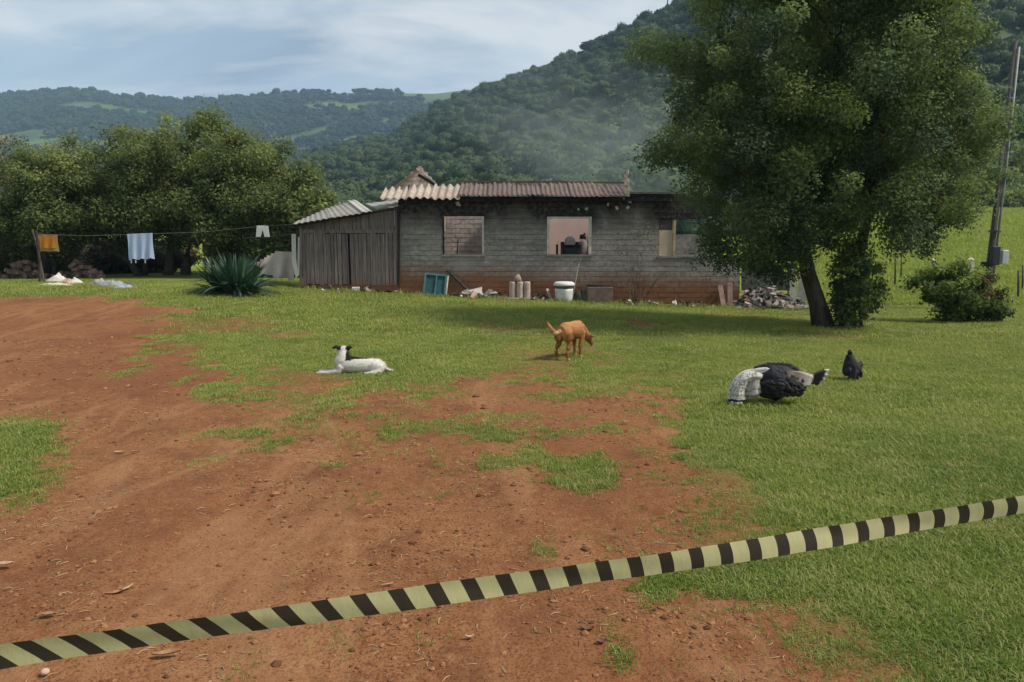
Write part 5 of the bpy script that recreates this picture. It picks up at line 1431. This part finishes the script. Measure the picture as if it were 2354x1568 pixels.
# --- ginger dog seen from behind, nose to the ground
p = G(1314, 824); gd = empty('ginger_dog', (p.x, p.y, p.z), 'ginger dog standing with its nose down in the grass, seen from behind', 'dog', rz=R(57))
b = MB(); k = 1.0
b.tube([(-.30, 0, .42), (-.22, 0, .425), (-.08, 0, .415), (.08, 0, .40), (.20, 0, .40), (.27, 0, .385)], [(.055, .065), (.085, .105), (.082, .105), (.095, .125), (.09, .12), (.06, .085)], 14)
b.tube([(.24, 0, .42), (.34, 0, .36), (.41, -.02, .29)], [(.07, .075), (.06, .065), (.052, .055)], 12)
ball(b, (.44, -.03, .255), (.066, .06, .064)); ball(b, (-.22, .06, .36), (.10, .065, .11)); ball(b, (-.22, -.06, .36), (.10, .065, .11)); ball(b, (.19, 0, .36), (.09, .095, .10))
b.tube([(.47, -.035, .225), (.51, -.045, .175), (.53, -.05, .135)], [.042, .032, .022], 10)
for s in (-1, 1):
    b.tube([(-.24, .075 * s, .40), (-.21, .085 * s, .30), (-.20, .085 * s, .25), (-.27, .085 * s, .17), (-.285, .085 * s, .13), (-.275, .085 * s, .05), (-.25, .085 * s, .018), (-.20, .085 * s, .014)], [(.055, .085), (.05, .072), (.038, .05), (.026, .03), (.024, .026), (.021, .022), (.024, .024), (.017, .013)], 10)
    fx = .06 * s
    b.tube([(.19, .07 * s, .38), (.18 + fx * .3, .075 * s, .27), (.17 + fx, .075 * s, .16), (.175 + fx, .075 * s, .05), (.185 + fx, .075 * s, .018), (.225 + fx, .075 * s, .013)], [(.05, .06), (.036, .042), (.026, .028), (.021, .022), (.024, .022), (.017, .013)], 10)
    b.tube([(.41, -.03 + .05 * s, .29), (.425, -.03 + .085 * s, .285), (.44, -.03 + .10 * s, .25)], [(.02, .012), (.028, .010), (.006, .005)], 8)
inv = Matrix.Rotation(-R(57), 3, 'Z')
tl = [inv @ Vector(v) for v in ((0, 0, 0), (-.07, -.05, -.035), (-.14, -.06, .04), (-.19, -.05, .13))]
b.tube([Vector((-.32, 0, .425)) + v for v in tl], [.034, .032, .028, .010], 9)
def gdt(c):
    x, y, z = c.T
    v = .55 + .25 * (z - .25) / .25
    v = np.where(z < .05, .92, v); v = np.where((x < -.27) & (np.abs(y) < .05) & (z > .2) & (z < .42), .98, v)
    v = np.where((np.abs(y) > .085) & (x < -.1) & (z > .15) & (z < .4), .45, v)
    return v
gc = fur('ginger_coat', [(0.0, (.16, .05, .015)), (.5, (.29, .125, .045)), (.8, (.44, .215, .088)), (1.0, (.60, .38, .20))])
bd = fuse(b, 'body', gc, gd, .010, 9, gdt)
coat(bd, 9000, .022, .0035, gc, 2, (-.6, 0, -.6))

# --- turkey
p = G(1786, 931); tk = empty('turkey', (p.x, p.y, p.z), 'black and white turkey with barred feathers bending down on the lawn', 'turkey')
u = p.y / FPX
def T(px, py, dy=0.0): return Vector(((px - 1786) * u, dy, (931 - py) * u))
iri = NT('black_plumage'); n = iri.noise(30, 4, .6, iri.objco())
v_ = iri.node('ShaderNodeTexVoronoi'); v_.inputs['Scale'].default_value = 34; iri.l.new(iri.objco(), v_.inputs['Vector'])
black_pl = iri.principled(iri.mix(iri.ramp(n, [(.4, 0), (.75, 1)]), (.007, .007, .009), (.014, .016, .022)), .62, iri.bump(v_.outputs[0], .35, .008), spec=.22)
b = MB()
b.tube([T(1722, 872), T(1735, 868), T(1760, 868), T(1790, 872), T(1815, 876), T(1840, 884), T(1852, 888)], [(.03, .04), (.10, .125), (.15, .165), (.16, .175), (.14, .15), (.08, .08), (.03, .03)], 16)
ball(b, T(1772, 890), (.19, .15, .115))
b.tube([T(1772, 900, -.03), T(1782, 912, -.03), T(1785, 918, -.03)], [.07, .045, .025], 9)
b.tube([T(1800, 895, .07), T(1800, 908, .07), T(1800, 915, .07)], [.07, .045, .025], 9)
b.tube([T(1828, 890, 0), T(1838, 903, 0), T(1843, 908, 0)], [.06, .05, .02], 9)
body = fuse(b, 'body', black_pl, tk, .011, 4)
def feather_mat(name, stops):
    t = NT(name); a = t.attr('tint'); n = t.noise(70, 4, .65, t.objco())
    c = t.ramp(t.math('ADD', a, t.math('MULTIPLY', t.math('SUBTRACT', n, .5), .10)), stops)
    c = t.mix(t.ramp(t.noise(120, 3, .7, t.objco()), [(.50, 0.0), (.64, .75)]), c, (.12, .10, .10))
    return t.principled(c, .75, None, spec=.15)
W_, K_, Gy = (.62, .58, .52), (.016, .014, .016), (.34, .29, .27)
plume_m = feather_mat('barred_plume', [(0, (.58, .54, .48)), (.18, Gy), (.26, W_), (.36, (.22, .19, .19)), (.44, W_), (.54, (.30, .26, .25)), (.60, W_), (.70, (.42, .37, .35)), (.78, W_), (.845, W_), (.86, K_), (.915, K_), (.93, (.72, .70, .63)), (1, (.74, .72, .65))])
tail_m = feather_mat('dark_tail', [(0, (.36, .28, .21)), (.25, (.42, .36, .30)), (.34, K_), (.42, (.42, .36, .30)), (.50, K_), (.86, K_), (.92, (.52, .48, .42)), (1, (.58, .54, .48))])
wing_m = feather_mat('grey_wing', [(0, (.10, .075, .06)), (.3, (.28, .22, .18)), (.6, (.46, .40, .37)), (.9, (.50, .45, .42)), (1, (.14, .10, .08))])
scal_m = feather_mat('black_feather', [(0, (.008, .008, .009)), (.8, (.011, .012, .015)), (1, (.03, .03, .034))])
def feather(pts_, w, mat, nm='feather', up=(0, -1, 0), n=9, curl=.25, par=None, shift=0.0):
    """a vane along a curve, with a shaft ridge and real thickness"""
    P_ = [Vector(q) for q in pts_]; vs, tn = [], []
    for i in range(n + 1):
        f = i / n; s = f * (len(P_) - 1); j = min(int(s), len(P_) - 2); fr_ = s - j
        c = P_[j].lerp(P_[j + 1], fr_); d = (P_[min(j + 1, len(P_) - 1)] - P_[max(j - 0, 0)]).normalized()
        side = d.cross(Vector(up)).normalized(); nn = side.cross(d)
        ww = w * min(1, .35 + 1.6 * f) * (1 if f < .86 else max(.25, 1 - ((f - .86) / .14) ** 2 * .75)) / 2
        for s_ in (-1, 0, 1): vs.append(c + side * ww * s_ - nn * (abs(s_) * ww * curl)); tn.append(f + shift * (f < .8) + .02 * abs(s_))
        for s_ in (-1, 0, 1): vs.append(c + side * ww * s_ - nn * (abs(s_) * ww * curl) - nn * .004); tn.append(f + shift * (f < .8))
    q = []
    for i in range(n):
        a, c2 = i * 6, i * 6 + 6
        for k in (0, 1): q.append((a + k, a + k + 1, c2 + k + 1, c2 + k)); q.append((a + 3 + k, c2 + 3 + k, c2 + 4 + k, a + 4 + k))
        q.append((a, c2, c2 + 3, a + 3)); q.append((a + 2, a + 5, c2 + 5, c2 + 2))
    a = n * 6; q += [(a, a + 1, a + 4, a + 3), (a + 1, a + 2, a + 5, a + 4)]
    me = np_mesh(nm, [v[:] for v in vs], q, smooth=True, mat=mat); fattr(me, 'tint', tn)
    return link(nm, me, par or tk)
rr = random.Random(2)
# the pale barred plume that arches over to the ground: short feathers laid in rows like shingles
spine = [(1745, 862), (1722, 858), (1702, 864), (1690, 878), (1686, 893), (1685, 908), (1684, 924)]
def sp(f):
    q_ = min(max(f, 0), .999) * (len(spine) - 1); j = int(q_); a_, c_ = spine[j], spine[j + 1]
    return a_[0] + (c_[0] - a_[0]) * (q_ - j), a_[1] + (c_[1] - a_[1]) * (q_ - j)
tip_m = feather_mat('banded_tip', [(0, (.60, .56, .50)), (.30, (.24, .21, .20)), (.38, (.62, .58, .52)), (.55, (.66, .62, .55)), (.60, K_), (.76, K_), (.80, (.76, .74, .67)), (1, (.78, .76, .69))])
row_m = feather_mat('mottled_white', [(0, (.40, .36, .33)), (.30, (.62, .58, .53)), (.62, (.64, .60, .54)), (.74, (.16, .14, .14)), (.84, (.60, .56, .50)), (1, (.70, .67, .60))])
for row in range(9):
    f0 = .02 + row * .086; last = row == 8
    for k in range(7):
        w_ = (k - 3) / 3; f0_ = f0 + rr.uniform(-.02, .02)
        fl = .20 if not last else .30
        P4 = []
        for m_ in range(4):
            fx_, fy_ = sp(f0_ + fl * m_ / 3); nx_, ny_ = sp(min(f0_ + fl * m_ / 3 + .03, .999)); dx_, dy_ = nx_ - fx_, ny_ - fy_; dl = math.hypot(dx_, dy_) + 1e-6
            hw_ = (10 + 5 * min(1, (f0_ + fl * m_ / 3) * 1.6)) * w_
            P4.append(T(fx_ - dy_ / dl * hw_, fy_ + dx_ / dl * hw_, -.10 - .035 * (1 - w_ * w_) + .0035 * (8 - row) + (.0 if m_ < 3 else -.008) + rr.uniform(-.003, .003)))
        feather(P4, rr.uniform(.044, .054), tip_m if last else row_m, 'plume_feather', curl=.10, n=8, shift=rr.uniform(-.03, .03) if not last else 0)
ruf_m = feather_mat('grey_ruff', [(0, (.22, .19, .16)), (.4, (.40, .36, .32)), (.7, (.52, .48, .43)), (.82, (.20, .17, .16)), (1, (.55, .51, .46))])
for i in range(26):  # greyish ruff between the plume and the black body
    f = (i % 13) / 12; lo_ = i >= 13
    x0, y0 = (1742 - 34 * f, 862 + 8 * f + (14 if lo_ else 0))
    feather([T(x0, y0, -.07 - .05 * math.sin(3 * f) + .01 * lo_), T(x0 - 3, y0 + 16, -.085 - .05 * math.sin(3 * f)), T(x0 - 5 + rr.uniform(-3, 3), y0 + 33 + rr.uniform(-4, 4) - 6 * lo_, -.075 - .04 * math.sin(3 * f))], rr.uniform(.04, .055), ruf_m, 'ruff_feather', n=6, curl=.15, shift=rr.uniform(-.1, .1))
for i in range(6):   # softer white feathers over the shoulder
    f = i / 5
    feather([T(1775, 850 + 4 * f, -.09), T(1750, 843 + 9 * f, -.10), T(1728, 846 + 14 * f, -.09), T(1710, 856 + 18 * f, -.085)], .05, feather_mat('shoulder_%d' % i, [(0, (.40, .36, .31)), (.5, (.62, .58, .52)), (1, (.50, .45, .40))]), 'shoulder_feather')
for i in range(10):  # grey folded wing
    f = i / 9
    feather([T(1792 + 4 * f, 846 + 30 * f, -.13 - .02 * math.sin(3 * f)), T(1822, 850 + 27 * f, -.14), T(1846, 858 + 19 * f, -.12), T(1860 - 6 * f, 864 + 14 * f, -.09)], .05, wing_m, 'wing_feather')
for i in range(8):   # dark tail with pale edge
    f = i / 7
    feather([T(1834, 866 + 6 * f, -.06), T(1855, 860 + 14 * f, -.07 + .02 * f), T(1874, 853 + 24 * f, -.07 + .03 * f), T(1898 - 20 * f ** 2 - 3 * (i % 2), 845 + 40 * f, -.06 + .03 * f)], .042, tail_m, 'tail_feather', curl=.35)
for i in range(60):  # scalloped black feathers over the back and breast
    a = rr.uniform(1730, 1815); c = rr.uniform(838, 902); dy = -.165 * math.sqrt(max(.05, 1 - ((a - 1775) / 62) ** 2 * .8 - ((c - 874) / 42) ** 2))
    feather([T(a, c, dy + .022), T(a + 10, c + 2, dy + .000), T(a + 22 + rr.uniform(-3, 4), c + 6, dy - .006)], rr.uniform(.04, .055), scal_m, 'body_feather', n=5, curl=.12)
for i in range(7):
    a = 1742 + i * 9.5; feather([T(a, 846 - 4 * math.sin(i / 6 * 3.1), -.06), T(a + 8, 837 - 4 * math.sin(i / 6 * 3.1), -.06), T(a + 17, 836 - 3 * math.sin(i / 6 * 3.1), -.05)], .05, scal_m, 'back_feather', n=4)
leg_m = plain('turkey_leg', (.28, .16, .12), .7)
for px, dy in ((1784, -.03), (1801, .07)):
    b = MB(); b.tube([T(px, 914, dy), T(px + 1, 922, dy), T(px, 930, dy)], [.014, .011, .012], 8)
    for ex, ey in ((-12, -.04), (-13, 0), (-10, .04), (7, .01)): b.tube([T(px, 929, dy), T(px + ex * .6, 929.4, dy + ey * .7), T(px + ex, 931, dy + ey)], [.010, .008, .005], 6)
    fuse(b, 'leg', leg_m, tk, .005, 2)

# --- black hen
p = G(1957, 877); hn = empty('black_hen', (p.x, p.y, p.z), 'small black hen standing upright behind the turkey', 'hen')
u = p.y / FPX
def Tn(px, py, dy=0.0): return Vector(((px - 1957) * u, dy, (877 - py) * u))
b = MB()
b.tube([Tn(1957, 866), Tn(1958, 858), Tn(1957, 847), Tn(1953, 834), Tn(1950, 823), Tn(1949, 814)], [(.04, .05), (.085, .10), (.095, .115), (.078, .085), (.052, .055), (.034, .038)], 12); ball(b, Tn(1943, 851, -.02), (.035, .09, .065), Matrix.Rotation(.25, 3, 'Y')); ball(b, Tn(1970, 853, -.02), (.035, .09, .06), Matrix.Rotation(-.25, 3, 'Y'))
ball(b, Tn(1950, 809), (.030, .034, .027))
b.tube([Tn(1951, 808, .03), Tn(1951, 809, .055), Tn(1951, 810, .07)], [.016, .009, .003], 7)
b.tube([Tn(1962, 850), Tn(1972, 842), Tn(1978, 833)], [(.06, .07), (.045, .05), (.012, .02)], 9)
fuse(b, 'body', black_pl, hn, .007, 3)
hr = random.Random(6)
def Tq(px, py, dy): return Tn(px, py, dy)
for i in range(34):
    a, c = hr.uniform(1940, 1973), hr.uniform(818, 858); wdt = 17 if c > 838 else 9
    if abs(a - (1957 if c > 838 else 1951)) > wdt: continue
    dy = -.105 * math.sqrt(max(.1, 1 - ((a - 1955) / 22) ** 2)) * (1 if c > 838 else .6)
    feather([Tq(a, c, dy + .012), Tq(a + hr.uniform(-1, 1), c + 6, dy - .004), Tq(a + hr.uniform(-2, 2), c + 12, dy - .002)], .035, scal_m, 'feather', n=4, curl=.1, par=hn)
for i in range(5):
    b = MB(); b.tube([Tn(1966, 850, -.03 + .015 * i), Tn(1975, 840 - i, -.03 + .015 * i), Tn(1980, 831 - 1.5 * i + 4, -.03 + .015 * i)], [(.02, .012), (.022, .008), (.006, .004)], 7); fuse(b, 'tail_feather', black_pl, hn, .005, 1)
b = MB(); b.tube([Tn(1949, 806, -.02), Tn(1950, 803.5, 0), Tn(1950, 805, .03)], [.008, .013, .008], 6); b2_ = MB(); b2_.v = [hn.location + Vector(v) for v in b.v]; b2_.f, b2_.m = b.f, b.m; b2_.build('comb', plain('dark_comb', (.03, .008, .008), .6), hn)
hl = plain('hen_leg', (.05, .045, .04), .7)
for px in (1950, 1966):
    b = MB(); b.tube([Tn(px + 1, 866), Tn(px, 871), Tn(px, 876.5)], [.016, .010, .010], 7)
    for ex, ey in ((-4, .03), (0, .045), (4, .03), (0, -.03)): b.tube([Tn(px, 876), Tn(px + ex, 876.8, ey)], [.007, .004], 6)
    fuse(b, 'leg', hl, hn, .004, 2)

# ================================================================== THE TAPE
A, B = at(0, 1511, 1.72), at(2354, 1160, 2.52)
d = (B - A); L = d.length; dn_ = d.normalized()
t = NT('tape_print')
tape_m = []
for nm, cc in (('tape_yellow', (.56, .51, .27)), ('tape_black', (.045, .034, .026))):
    t = NT(nm); n = t.noise(9, 4, .6)
    tape_m.append(t.principled(t.mix(n, [k * .88 for k in cc], [min(1, k * 1.1) for k in cc]), .38, t.bump(t.noise(22, 4, .6, None, (1, 1, .4)), .45, .008), spec=.35, transl=.2))
pitch = .1015; s0, s1 = -4.0, L + 5.0; rows = 6
b = MB(); q = s0; kk = 0
edges = []
while q < s1:
    edges.append((q, q + pitch * .43, 1)); edges.append((q + pitch * .43, q + pitch, 0)); q += pitch
def tape_pt(s, v):
    f = s / L
    shear = -(.050 * max(0, 1 - f * 1.7) ** 1.2 + .0165) * (v - .5)
    bow = .010 * max(0, f - .45) * (1 - (2 * v - 1) ** 2) * 2
    c = A + d * ((s + shear + bow) / L)
    tw = .28 * max(0, .62 - f) + .05 * math.sin(f * 7)
    h = .069 * (v - .5)
    return c + Vector((0, -math.sin(tw) * h, math.cos(tw) * h)) + Vector((0, .005 * math.sin(s * 5.0 + v * 2) + .0012 * math.sin(s * 23 + v * 5) * math.sin(s * 3.1), .004 * math.sin(s * 2.2) + .0006 * math.sin(s * 17) - .012 * math.sin(math.pi * min(max(f, 0), 1))))
for a, c, m in edges:
    vs = []; f = []
    for k in range(3):
        for r_ in range(rows + 1): vs.append(tape_pt(a + (c - a) * k / 2, r_ / rows))
    for k in range(2):
        for r_ in range(rows): i = k * (rows + 1) + r_; f.append((i, i + 1, i + rows + 2, i + rows + 1))
    b.add(vs, f, m)
single('barrier_tape', 'yellow and black striped barrier tape stretched across the foreground', 'tape', b, tape_m, smooth=True)

# ================================================================== SMALL THINGS ON THE BARE EARTH
dry = [plain('dry_husk', (.27, .14, .075), .9, .35, 30), plain('pale_husk', (.38, .24, .14), .85, .3, 30), plain('dark_leaf', (.13, .06, .035), .9, .3, 30)]
def husk(px, py, L, w, ang, curl, mat, label, name, cat):
    p = G(px, py); g_ = random.Random(int(px)); vs, f = [], []; n = 7
    for i in range(n + 1):
        fr_ = i / n; ww = w * math.sin(math.pi * min(.97, fr_ * .9 + .06)) ** .7
        x = (fr_ - .5) * L; zc = curl * (2 * fr_ - 1) ** 2 + g_.uniform(0, .003)
        for s in (-1, -.4, .4, 1): vs.append(Vector((x, s * ww / 2, zc + abs(s) * w * .18 + .004)))
        for s in (-1, -.4, .4, 1): vs.append(Vector((x, s * ww / 2, zc + abs(s) * w * .18)))
    for i in range(n):
        for k in range(3): a, c = i * 8 + k, i * 8 + 8 + k; f += [(a, a + 1, c + 1, c), (a + 4, c + 4, c + 5, a + 5)]
    rot = Matrix.Rotation(ang, 3, 'Z') * .8
    vs = [p + rot @ v + Vector((0, 0, .004)) for v in vs]
    single(name, label, cat, MB().add(vs, f), mat, smooth=True)
for a in ((265, 1366, .10, .035, .5, .005, dry[0], 'brown curled dry husk beside the pale bone-like husk on bare earth'), (292, 1356, .085, .02, 1.1, .012, dry[1], 'pale upturned husk on the bare earth above the tape'),
          (112, 1416, .075, .035, .1, .004, dry[0], 'small curled husk left of the pale husk, above the tape'), (383, 1506, .13, .04, .25, .004, dry[0], 'broad dry leaf lying just below the tape'),
          (275, 1042, .10, .05, .2, .004, dry[1], 'dry leaf on the earth path at mid distance'), (312, 1040, .09, .035, -.2, .003, dry[0], 'second dry leaf right of the one on the earth path'),
          (1437, 972, .09, .03, .4, .012, dry[1], 'pale leaf on the thin grass in front of the turkey'), (890, 1347, .08, .012, .5, .006, dry[1], 'straw lying right behind the tape'),
          (1350, 1450, .07, .035, -.2, .012, dry[2], 'dark leaf on the earth below the tape'), (1383, 1480, .05, .03, .3, .01, dry[2], 'small dark leaf below the dark leaf on the earth'),
          (1965, 1307, .10, .012, .2, .006, dry[1], 'pale straw in the grass below the tape'), (12, 1300, .10, .05, .1, .004, dry[1], 'pale husk at the left edge above the tape'),
          (1080, 1468, .05, .02, .3, .008, dry[1], 'small pale husk below the middle of the tape'), (460, 1335, .06, .008, .9, .005, dry[1], 'thin straw above the tape on bare earth')):
    husk(*a, 'dry_leaf', 'leaf')
p = G(104, 1550); b = MB(); ball(b, p + Vector((0, 0, .010)), (.017, .016, .013)); single('pebble', 'round pinkish pebble below the left end of the tape', 'pebble', b, plain('pink_stone', (.46, .30, .22), .8), smooth=True)
# clods, grit and straw too small and many to count
clm = NT('clod'); cm = clm.principled(clm.mix(clm.rnd(), (.10, .042, .020), (.30, .145, .070)), .95, None, spec=.1)
stm = NT('straw_bit'); sm_ = stm.principled(stm.mix(stm.rnd(), (.20, .115, .055), (.48, .34, .19)), .9, None, spec=.1)
shp = []
for k in range(3):
    bm = bmesh.new(); bmesh.ops.create_icosphere(bm, subdivisions=1, radius=.01)
    for v in bm.verts: v.co = Vector((v.co.x * random.uniform(.7, 1.4), v.co.y * random.uniform(.7, 1.2), v.co.z * random.uniform(.4, .8)))
    me = bpy.data.meshes.new('clod_%d' % k); bm.to_mesh(me); bm.free(); me.materials.append(cm); shp.append(me)
for k in range(2):
    m = MB(); m.tube([(-.02, 0, .002), (0, .002 + .004 * k, .005), (.022, 0, .002)], [.0012, .0016, .001], 4); me = bpy.data.meshes.new('straw_%d' % k); me.from_pydata([tuple(v) for v in m.v], [], m.f); me.materials.append(sm_); shp.append(me)
n = 40000; y = 1.9 + 10.5 * rng.random(n) ** 1.25; x = (rng.random(n) * 2 - 1) * (.74 * y + .4); gq = grassiness(x, y)
clump = fbm(x * 2.3, y * 2.3, 4, 131)
keep = (rng.random(n) > gq) & (rng.random(n) < sstep(.36, .66, clump) * .9 + .10)
x, y = x[keep], y[keep]; pk_ = np.where(rng.random(len(x)) < .72, rng.integers(0, 3, len(x)), rng.integers(3, 5, len(x)))
sz = np.where(pk_ < 3, rng.gamma(1.6, .33, len(x)) + .15, rng.uniform(.5, 1.4, len(x))) * (.75 + y * .05)
ix = np.clip(np.searchsorted(GX, x) - 1, 0, nx - 2); iy = np.clip(np.searchsorted(GY, y) - 1, 0, ny - 2)
fx = (x - GX[ix]) / (GX[ix + 1] - GX[ix]); fy = (y - GY[iy]) / (GY[iy + 1] - GY[iy]); zg = gz.reshape(ny, nx)
zq = (zg[iy, ix] * (1 - fx) + zg[iy, ix + 1] * fx) * (1 - fy) + (zg[iy + 1, ix] * (1 - fx) + zg[iy + 1, ix + 1] * fx) * fy
scatter('earth_clods', np.stack([x, y, zq + .001], 1), rng.uniform(0, 6.28, len(x)), sz, pk_, shp, 'crumbs of red earth, grit and straw on the bare ground', 'clods')
HAZE = 0.00026
# ================================================================== THE AIR
t = NT('haze_air')
pv = t.node('ShaderNodeVolumePrincipled')
pv.inputs['Color'].default_value = (0.50, 0.72, 1.0, 1)
pv.inputs['Density'].default_value = HAZE
pv.inputs['Anisotropy'].default_value = 0.0
t.l.new(pv.outputs[0], t.out.inputs['Volume'])
b = MB().box2((-2400, -45, -4), (2400, 1660, 330))
hz = b.build('haze', t.mat)
tag(hz, 'thin blue haze over the valley', 'haze', kind='stuff')
